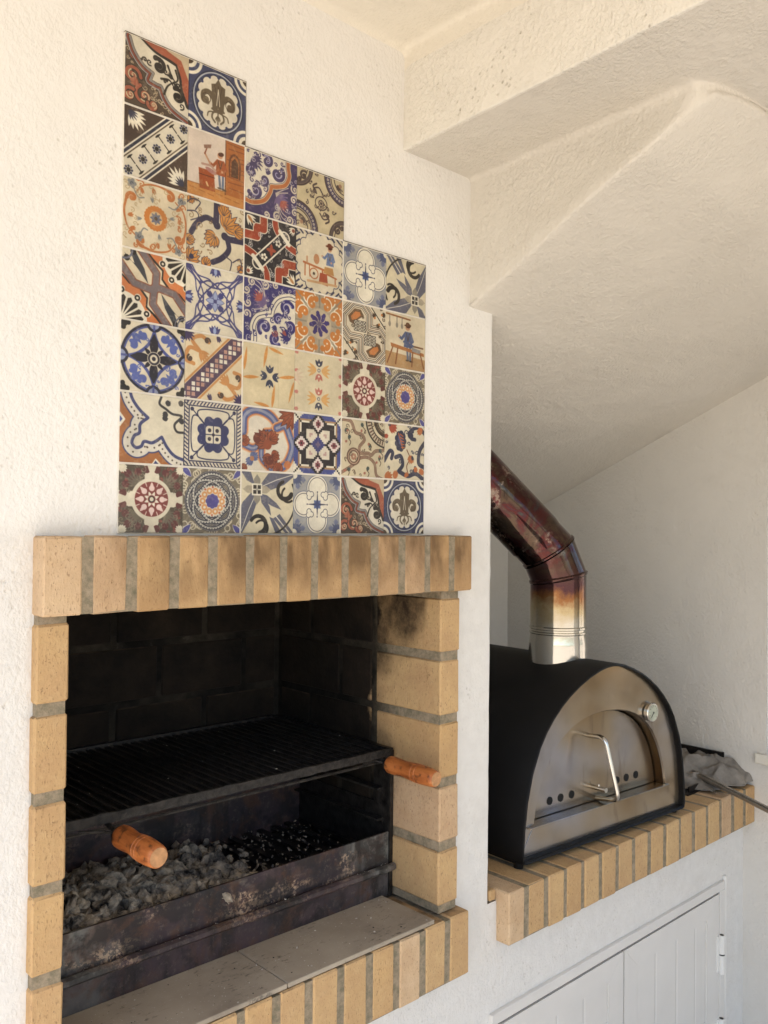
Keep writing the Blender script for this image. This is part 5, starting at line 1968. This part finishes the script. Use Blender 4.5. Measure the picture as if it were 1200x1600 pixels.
def a_brownros():
    a = Art((226, 214, 184))
    g = (96, 84, 66)
    for x, y in ((.62, .62),):
        a.disc(x, y, .40, g, R4).disc(.45, .82, .26, g, D4)
    a.leaf(.35, .35, .9, .16, .35, g, D4).leaf(.4, .4, .8, .12, .785, (110, 92, 78), R4)
    for x, y in ((.78, .42), (.42, .78), (.72, .72), (.86, .16), (.52, .52)): a.disc(x, y, .11, (112, 62, 56), D4)
    for k in range(4): pass
    curls(a, 30, (136, 122, 98), 9, .09, .014, onto=g)
    curls(a, 16, (150, 80, 70), 10, .06, .016, onto=g)
    a.frond(.4, .4, .45, .785, (120, 108, 88), 3, .03, R4)
    a.frond(.95, .95, .26, 3.93, (226, 214, 184), 2, .06, R4)
    a.line([(0, .5), (0, .72), (-.14, 1.1)], .045, (226, 214, 184), D4)
    a.disc(0, 0, .62, (226, 214, 184)).disc(0, 0, .51, (142, 68, 60))
    for k in range(8):
        t = k * .785
        a.disc(.32 * math.cos(t), .32 * math.sin(t), .085, (236, 205, 190)).leaf(.30 * math.cos(t), .30 * math.sin(t), .2, .05, t, (236, 205, 190)).line([(.40 * math.cos(t + .39), .40 * math.sin(t + .39)), (.5 * math.cos(t + .39), .5 * math.sin(t + .39))], .014, (226, 200, 180))
        a.leaf(0, 0, .24, .05, t + .39, WHT)
    a.disc(0, 0, .12, (142, 68, 60)).disc(0, 0, .075, (226, 214, 184)).ring(0, 0, .075, .014, BLK)
    return a


def a_knot():
    a = Art((130, 118, 96))
    for k in range(60):
        t = k * 2.4; r = .75 + .5 * ((k * 37) % 17) / 17
        a.ring(r * math.cos(t), r * math.sin(t), .09, .018, (214, 200, 168))
    for x, y in ((.85, .85),): a.leaf(1.05, 1.05, .48, .12, 3.93, WHT, R4).leaf(1.0, 1.0, .40, .085, 3.93, (88, 86, 150), R4)
    for c_, w in (((48, 48, 62), .135), ((196, 186, 166), .115), ((48, 48, 62), .095), ((196, 190, 172), .045)):
        for ang in range(4):
            q = ang * 1.571
            a.put(lambda u, v, q=q, w=w: np.abs(np.hypot((u - .19 * math.cos(q)) / .98, (v - .19 * math.sin(q)) / .98) - .66) - w * .72, c_)
    for k in range(44):
        t = k / 44 * 6.283
        for q in (0, 1.571, 3.142, 4.712): a.disc(.19 * math.cos(q) + .66 * math.cos(t), .19 * math.sin(q) + .66 * math.sin(t), .016, (48, 48, 62))
    a.disc(0, 0, .46, CREAM)
    for k in range(10):
        t = k * .628
        a.disc(.33 * math.cos(t), .33 * math.sin(t), .1, (226, 160, 96)).disc(.33 * math.cos(t), .33 * math.sin(t), .04, WHT)
    for k in range(8): a.disc(.14 * math.cos(k * .785), .14 * math.sin(k * .785), .09, (92, 82, 150))
    a.disc(0, 0, .16, (84, 76, 146))
    for k in range(10): a.disc(.43 * math.cos(k * .628 + .3), .43 * math.sin(k * .628 + .3), .035, (205, 110, 70))
    return a


def a_lobed():
    a = Art((178, 112, 58))
    a.poly([(-1.1, .55), (-.98, .42), (-.82, .22), (-.98, 0), (-1.1, -.1)], WHT).poly([(-1.1, .45), (-.9, .22), (-1.1, 0)], (84, 92, 150))
    a.poly([(-.1, -1.1), (.1, -.82), (.4, -1.1)], WHT).poly([(-.05, -1.1), (.1, -.88), (.3, -1.1)], (70, 72, 120))
    cr = catm([(-.72, 1.1), (-.62, .8), (-.4, .52), (-.15, .32)]) + catm([(-.15, .32), (-.38, .12), (-.4, -.12), (-.55, -.22), (-.62, -.42), (-.5, -.55), (-.34, -.5), (-.25, -.36), (.0, -.38), (.28, -.2)]) + catm([(.28, -.2), (.45, -.48), (.7, -.72), (1.1, -.85)])
    a.poly(cr + [(1.1, 1.1)], WHT)
    a.bands(cr, [(.30, (74, 76, 118)), (.26, (222, 212, 190))])
    a.poly(cr + [(1.1, 1.1)], (226, 214, 184))
    a.line(cr, .045, (74, 76, 118))
    P = np.array(cr)
    dd = np.r_[0, np.cumsum(np.hypot(*np.diff(P, axis=0).T))]
    for t in np.arange(.1, dd[-1], .125):
        x, y = np.interp(t, dd, P[:, 0]), np.interp(t, dd, P[:, 1])
        x2, y2 = np.interp(t + .03, dd, P[:, 0]), np.interp(t + .03, dd, P[:, 1])
        n_ = np.array([(y2 - y), -(x2 - x)]); n_ /= np.hypot(*n_) + 1e-9
        a.disc(x + n_[0] * .15, y + n_[1] * .15, .026, (90, 74, 62))
    dk = (70, 66, 66)
    a.line(catm([(.98, -.02), (.75, .0), (.68, .2), (.9, .45), (.6, .5), (.4, .62), (.2, .75), (.25, .95)]), .035, dk)
    for x, y, q in ((.4, .75, .6), (.8, .8, .4), (.85, .25, .9), (.35, .28, 1.2), (.45, .5, 3.6)): a.frond(x, y, .18, q, dk, 2, .045)
    return a


def a_squarefl():
    a = Art((222, 208, 178))
    for k in range(-14, 15):
        for sg in (1, -1):
            a.line([(k * .115 - .1, .86 * sg), (k * .115 + .02, 1.02 * sg)], .018, NAVY).line([(.86 * sg, k * .115 - .1), (1.02 * sg, k * .115 + .02)], .018, NAVY)
    a.put(lambda u, v: np.abs(np.maximum(np.abs(u), np.abs(v)) - .82) - .018, NAVY).put(lambda u, v: np.abs(np.maximum(np.abs(u), np.abs(v)) - .985) - .02, NAVY)
    a.put(lambda u, v: np.maximum(np.abs(u), np.abs(v)) - .80, (226, 214, 184))
    a.line(catm([(-.2, .2), (-.5, .5), (-.52, .68), (-.3, .74), (0, .75), (.3, .74), (.52, .68), (.5, .5), (.2, .2)]), .018, NAVY, R4)
    a.line([(.28, .28), (.72, .72)], .016, NAVY, R4).disc(.72, .72, .06, NAVY, R4)
    for x, y in ((-.15, .38), (.15, .38), (0, .32)): a.disc(x, y, .16, (66, 68, 108), R4)
    a.put(lambda u, v: np.hypot(np.maximum(np.abs(u) - .16, 0), np.maximum(np.abs(v) - .16, 0)) - .10, (226, 214, 184))
    a.line([(0, -.26), (0, .26)], .014, NAVY, R4).disc(.13, .13, .06, (60, 52, 70), R4).disc(0, 0, .05, (60, 50, 66))
    return a


def a_redswirl():
    a = Art((226, 214, 190))
    rd = (164, 84, 52); b2 = (92, 104, 150)
    def blob(p, r, c_):
        for x, y in p: a.disc(x, y, r, c_)
    for pts, w in (([(-.95, .2), (-.9, .7), (-.5, .92), (0, .8), (.3, .5), (.15, .25), (-.1, .2)], .12), ([(.3, .4), (.62, .5), (.8, .2), (.92, -.2), (.7, -.7), (.3, -.95)], .12), ([(-.95, -.2), (-.6, -.3), (-.3, -.2), (-.25, -.6), (.1, -.9)], .09)):
        a.line(catm(pts), w + .07, (230, 170, 120)).line(catm(pts), w + .03, (200, 120, 70)).line(catm(pts), w, b2).line(catm(pts), w * .4, (150, 152, 170))
    for x, y, L, q, n2 in ((-.05, -.1, .55, 2.6, 3), (.0, .0, .42, .5, 2), (.1, -.5, .45, -1.9, 3), (.1, -.45, .34, -.4, 2), (.98, .98, .7, 3.9, 3), (-1.0, -.1, .3, .2, 2), (.4, -1.0, .34, 1.9, 2), (-1.0, -1.0, .25, .8, 1), (-.1, .15, .3, 3.6, 2)):
        acan(a, x, y, L, q, rd, (96, 52, 42), n2, .10, R1)
    a.scroll(-.42, .0, .16, 1, .05, (120, 56, 40)).scroll(.05, -.62, .16, 3, .05, (120, 56, 40)).disc(-.05, -.15, .16, rd)
    a.frond(-.62, -.62, .3, .785, b2, 3, .06).frond(-.62, -.62, .3, 3.93, b2, 2, .06).disc(-.62, -.62, .08, (190, 130, 90))
    a.frond(.8, -.85, .3, 2.2, (200, 120, 70), 2, .06)
    return a


def a_pixel():
    a = Art((226, 214, 188))
    q = lambda v: np.round(v / .065) * .065
    f = lambda fn: (lambda u, v: np.where(fn(q(u), q(v)) < 0.001, -.05, .05))
    a.put(f(lambda u, v: .80 - np.maximum(np.abs(u), np.abs(v))), (84, 92, 150)).put(f(lambda u, v: np.abs(np.maximum(np.abs(u), np.abs(v)) - .80) - .03), (176, 140, 100)).put(f(lambda u, v: np.abs(np.maximum(np.abs(u), np.abs(v)) - .72) - .03), WHT)
    a.put(f(lambda u, v: np.abs(np.maximum(np.abs(u), np.abs(v)) - .59) - .07), (52, 46, 50))
    for x, y in ((1, 1),):
        a.put(f(lambda u, v: np.abs(u - 1) + np.abs(v - 1) - .42), WHT, D4)
    a.put(lambda u, v: np.where((np.abs(np.abs(q(u)) - np.abs(q(v))) < .1) & (np.hypot(u, v) > .9) & ((np.round(u / .065) + np.round(v / .065)) % 2 == 0), -.05, .05), BLK)
    a.put(f(lambda u, v: np.abs(u) + np.abs(v - .68) - .40), (52, 46, 50), R4).put(f(lambda u, v: np.abs(u) + np.abs(v - .68) - .28), (230, 214, 200), R4).put(f(lambda u, v: np.abs(u) + np.abs(v - .68) - .14), (140, 70, 78), R4).disc(0, .68, .035, BLK, R4)
    a.put(f(lambda u, v: np.abs(u) + np.abs(v) - .28), (72, 74, 128)).put(f(lambda u, v: np.abs(u) + np.abs(v) - .1), (120, 104, 130))
    for x in (-.3, .3):
        a.put(f(lambda u, v, x=x: np.abs(u - x) + np.abs(v - x) - .07), (196, 160, 150), D4)
    return a


def a_lobes():
    a = Art((214, 198, 162))
    br = (112, 78, 62)
    a.bands(catm([(-1.05, .95), (-.6, .9), (-.4, .55), (-.1, .48), (.02, .3), (-.2, .05), (-.15, -.15), (.2, -.15), (.35, -.2), (.55, -.05), (.9, .0), (1.05, .2)]), [(.06, br), (.035, (200, 170, 140)), (.014, br)])
    a.bands(catm([(-1.05, -.9), (-.5, -.6), (-.2, -.35), (.2, -.3), (.5, -.5), (.6, -.9), (.95, -1.05)]), [(.055, br), (.03, (200, 170, 140)), (.012, br)])
    for r, c_ in ((.31, br), (.26, (190, 160, 130)), (.22, br), (.18, (214, 198, 162))): a.disc(-.46, -.30, r, c_)
    for k in range(8): a.disc(-.46 + .08 * math.cos(k * .785), -.3 + .08 * math.sin(k * .785), .045, (180, 128, 100))
    for r, w, c_ in ((.95, .03, BLK), (.82, .09, (204, 190, 160)), (.72, .02, BLK), (.55, .04, BLK), (.42, .02, BLK)): a.ring(1.05, 1.05, r, w, c_)
    for k in range(12):
        t = math.pi + k * .135
        a.line([(1.05 + .77 * math.cos(t), 1.05 + .77 * math.sin(t)), (1.05 + .88 * math.cos(t), 1.05 + .88 * math.sin(t))], .026, br)
        a.disc(1.05 + .5 * math.cos(t), 1.05 + .5 * math.sin(t), .05, DBRN)
    curls(a, 18, (104, 84, 66), 39, .08, .014, onto=(214, 198, 162))
    for x, y, q in ((-.7, .3, 1), (-.05, .75, 2), (.25, .2, 5), (.7, -.35, 1), (-.75, -.75, 0), (.15, -.75, 1), (.8, -.1, 2), (-.75, .65, 4)):
        a.frond(x, y, .17, q, (74, 88, 84), 1, .045).frond(x - .05, y - .08, .12, q + 2.5, (176, 110, 90), 1, .03).line(catm([(x, y), (x + .1, y - .1), (x + .05, y - .22)]), .014, DBRN)
    return a


def a_floral():
    a = Art((224, 210, 176))
    dk = (60, 62, 84); og = (196, 112, 60)
    a.line(catm([(.95, -.95), (.55, -.75), (.15, -.85), (-.3, -.7)]), .08, dk).line(catm([(.98, -.5), (.7, -.35), (.75, .1), (.98, .4)]), .08, dk).line(catm([(.98, .75), (.7, .95), (.35, .85), (.3, .55), (.5, .5)]), .07, dk)
    a.line(catm([(-.3, -.7), (-.1, -.45), (-.2, -.15), (-.45, -.2)]), .075, dk).line(catm([(-1, -.35), (-.75, .0), (-.6, -.05), (-.65, -.25)]), .075, dk).scroll(.3, .65, .16, 1, .06, dk)
    a.line(catm([(.1, .1), (.25, -.2), (.1, -.5), (.2, -.85)]), .02, (120, 70, 46))
    for x, y, q in ((-.2, .35, 0),):
        for k in range(9):
            t = k * .7
            a.ell(-.22 + .17 * math.cos(t), .40 + .27 * math.sin(t), .12, .12, 0, dk)
        a.ell(-.22, .40, .19, .33, .35, dk).ell(-.22, .42, .10, .22, .35, (84, 92, 130))
        for k in range(5): a.line([(-.25 + k * .02, .65 - k * .12), (-.1 + k * .02, .58 - k * .1)], .02, og)
        a.line([(-.33, .68), (-.1, .12)], .02, og)
    a.frond(.35, -.1, .34, -1.9, og, 2, .07).frond(.35, -.1, .2, -1.2, dk, 1, .03)
    a.frond(-.95, -.98, .4, .4, og, 2, .08).frond(-.5, -.98, .34, 1.3, og, 1, .08).frond(.85, .95, .34, 4.0, og, 1, .08).frond(.95, -.75, .3, 2.5, og, 1, .07)
    a.frond(-.75, .95, .42, -.6, (176, 84, 60), 2, .08).frond(-1, .5, .2, .3, (176, 84, 60), 1, .06)
    curls(a, 12, dk, 12, .09, .018, onto=(224, 210, 176))
    a.disc(.55, -.6, .1, og).frond(0, -.9, .25, .8, og, 1, .05)
    return a


DES = [a_scroll, a_fleur, a_band, a_smith, a_quatre, a_circles, a_rosette, a_cross, a_lattice, a_potter, a_light, a_greyleaf, a_ordiag, a_bluelat, lambda: a_quatre(True), a_purple, a_maze, a_carp, a_bluecirc, a_checker, a_tanflower, a_tulip, a_brownros, a_knot, a_lobed, a_squarefl, a_redswirl, a_pixel, a_lobes, a_floral]
NC = 6
atlas = np.ones((NP * 5, NP * NC, 4), np.float32)


def vnoise(n_, cells, seed):
    g = np.random.default_rng(seed).random((cells + 1, cells + 1))
    t = np.linspace(0, cells, n_, endpoint=False)
    i = t.astype(int); f_ = t - i; f_ = f_ * f_ * (3 - 2 * f_)
    a = g[i][:, i] * (1 - f_)[:, None] * (1 - f_)[None] + g[i + 1][:, i] * f_[:, None] * (1 - f_)[None] + g[i][:, i + 1] * (1 - f_)[:, None] * f_[None] + g[i + 1][:, i + 1] * f_[:, None] * f_[None]
    return a


for i, fn in enumerate(DES):
    im = fn().im / 255.0
    m1_ = (vnoise(NP, 5, i) * .6 + vnoise(NP, 17, i + 50) * .3 + vnoise(NP, 60, i + 90) * .25 - .55)[..., None]
    im = np.clip(0.5 + (im * (1 + 0.16 * m1_) - 0.5) * 1.10 - 0.03, 0, 1)
    im = im * 0.88 + im.mean(axis=2, keepdims=True) * 0.12
    # worn print: pigment thins to the cream body here and there
    wear = np.clip((vnoise(NP, 40, i + 130) * .6 + vnoise(NP, 9, i + 160) * .5 - .70) * 2.5, 0, .18)[..., None]
    im = im * (1 - wear) + np.array((214, 198, 165)) / 255 * wear
    if i == 14: im = im[::-1, ::-1]
    r_i, c_i = divmod(i, NC)
    atlas[r_i * NP:(r_i + 1) * NP, c_i * NP:(c_i + 1) * NP, :3] = np.clip(im, 0, 1)
img = bpy.data.images.new('tile_print', NP * NC, NP * 5)
img.pixels.foreach_set(atlas.ravel())
img.update()
img.pack()

m, n, l, b = mat('glazed_printed_tile')
k = N(m.node_tree)
ti = k.new('ShaderNodeTexImage')
ti.image = img
ti.interpolation = 'Cubic'
p = k.pos()
c = k.mix(k.mapr(k.noise(p, 9, 4), 0.35, 0.75, 0.0, 0.12), ti.outputs[0], (0.33, 0.28, 0.21))
c = k.mix(1.0, c, (0.77, 0.79, 0.84), 'MULTIPLY')
l.new(c, b.inputs['Base Color'])
b.inputs['Roughness'].default_value = 0.30
b.inputs['Specular IOR Level'].default_value = 0.45
l.new(k.bump(k.noise(p, 14, 3), 0.22, 0.004), b.inputs['Normal'])
M_TILE = m

LAB = ['scrollwork in dark red and black on cream', 'brown fleur-de-lis in a blue oval', 'diagonal band of small blue flowers', 'painted blacksmith at his anvil', 'purple-blue quatrefoil with an orange border', 'interlaced brown circles', 'orange rosette with scrolls', 'dark blue cross with orange leaves', 'red and black lattice', 'painted potter at his wheel in a round frame', 'pale quatrefoil with a small blue star', 'grey leaves round a small square', 'orange diagonal with black fans', 'fine blue lattice', 'purple-blue floral quarter with a cream border', 'purple flower among orange scrolls', 'brown interlocking maze', 'painted carpenter at his bench', 'blue circle with a black star', 'diagonal checker band with orange fleurs', 'small blue flower with orange sprigs', 'two small tulips on cream', 'red rosette on brown leaves', 'dark knot round a violet flower', 'cream lobed corner with dotted border', 'blue four-petalled flower in a hatched square', 'rust-red and blue swirls', 'stepped black and blue geometric cross', 'brown lobes and leaf sprigs', 'dark blue thistle with orange leaves']
LAY = [[0, 1], [2, 3, 4, 5], [6, 7, 8, 9, 10, 11], [12, 13, 14, 15, 16, 17], [18, 19, 20, 21, 22, 23], [24, 25, 26, 27, 28, 29], [22, 23, 11, 10, 0, 1]]
mural = thing('tile_mural', (0.45, 0.0, 0.0), 'stepped panel of thirty-six colourful patterned tiles on the white wall above the fireplace', 'tile panel')
bm = B()
for rI, row in enumerate(LAY):
    zt = 0.15 * (7 - rI)
    box(bm, 0.0005, len(row) * .15 - 0.0005, -0.0064, 0.004, zt - .15 + (0.0 if rI < 6 else 0.0045), zt - 0.0004)
obj('grout', bm, M_GROUT, mural)
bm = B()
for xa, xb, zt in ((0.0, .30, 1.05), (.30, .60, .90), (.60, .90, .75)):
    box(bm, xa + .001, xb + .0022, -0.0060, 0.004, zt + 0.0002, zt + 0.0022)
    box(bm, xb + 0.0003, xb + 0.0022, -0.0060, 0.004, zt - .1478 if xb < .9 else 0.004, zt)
obj('shadow_dirt_edge', bm, simple('shadow_grime_edge', (0.34, 0.30, 0.25), 0.95, 0, 60, 0.9, 0.3), mural)  # dark strip: painted shadow line and grime along the stepped edges
for rI, row in enumerate(LAY):
    for cI, d in enumerate(row):
        x0, x1 = cI * .15, (cI + 1) * .15
        z0, z1 = 0.15 * (6 - rI), 0.15 * (7 - rI)
        x0 += 0.0022 if cI in (2, 4) else (0.0004 if cI else 0.001)
        x1 -= 0.0022 if cI in (1, 3) and cI + 1 < len(row) else 0.0004
        z1 -= 0.0023; z0 += 0.0023 if rI < 6 else 0.0055
        dy = random.uniform(-.0004, .0004)
        bm = B()
        cx, cz = (x0 + x1) / 2, (z0 + z1) / 2
        box(bm, x0, x1, -0.0085 + dy, -0.003, z0, z1, 0.0009)
        uv = bm.loops.layers.uv.new('UVMap')
        r_i, c_i = divmod(d, NC)
        flip = (rI == 2 and d == 11)
        for f_ in bm.faces:
            for lp_ in f_.loops:
                a = (lp_.vert.co.x - x0) / (x1 - x0); e = (lp_.vert.co.z - z0) / (z1 - z0)
                if flip: a, e = 1 - a, 1 - e
                a = 0.012 + a * .976; e = 0.012 + e * .976
                lp_[uv].uv = ((c_i + a) / NC, (r_i + e) / 5)
        o = obj('tile', bm, M_TILE, mural, org=(cx, 0, cz))
        o.rotation_euler = (math.radians(random.uniform(-.14, .14)), 0, math.radians(random.uniform(-.18, .18)))
        o['label'] = 'tile with ' + LAB[d] + (', upper copy' if (d in (0, 1, 22, 23, 10, 11) and rI != 6) else ', in the bottom row' if rI == 6 else '')
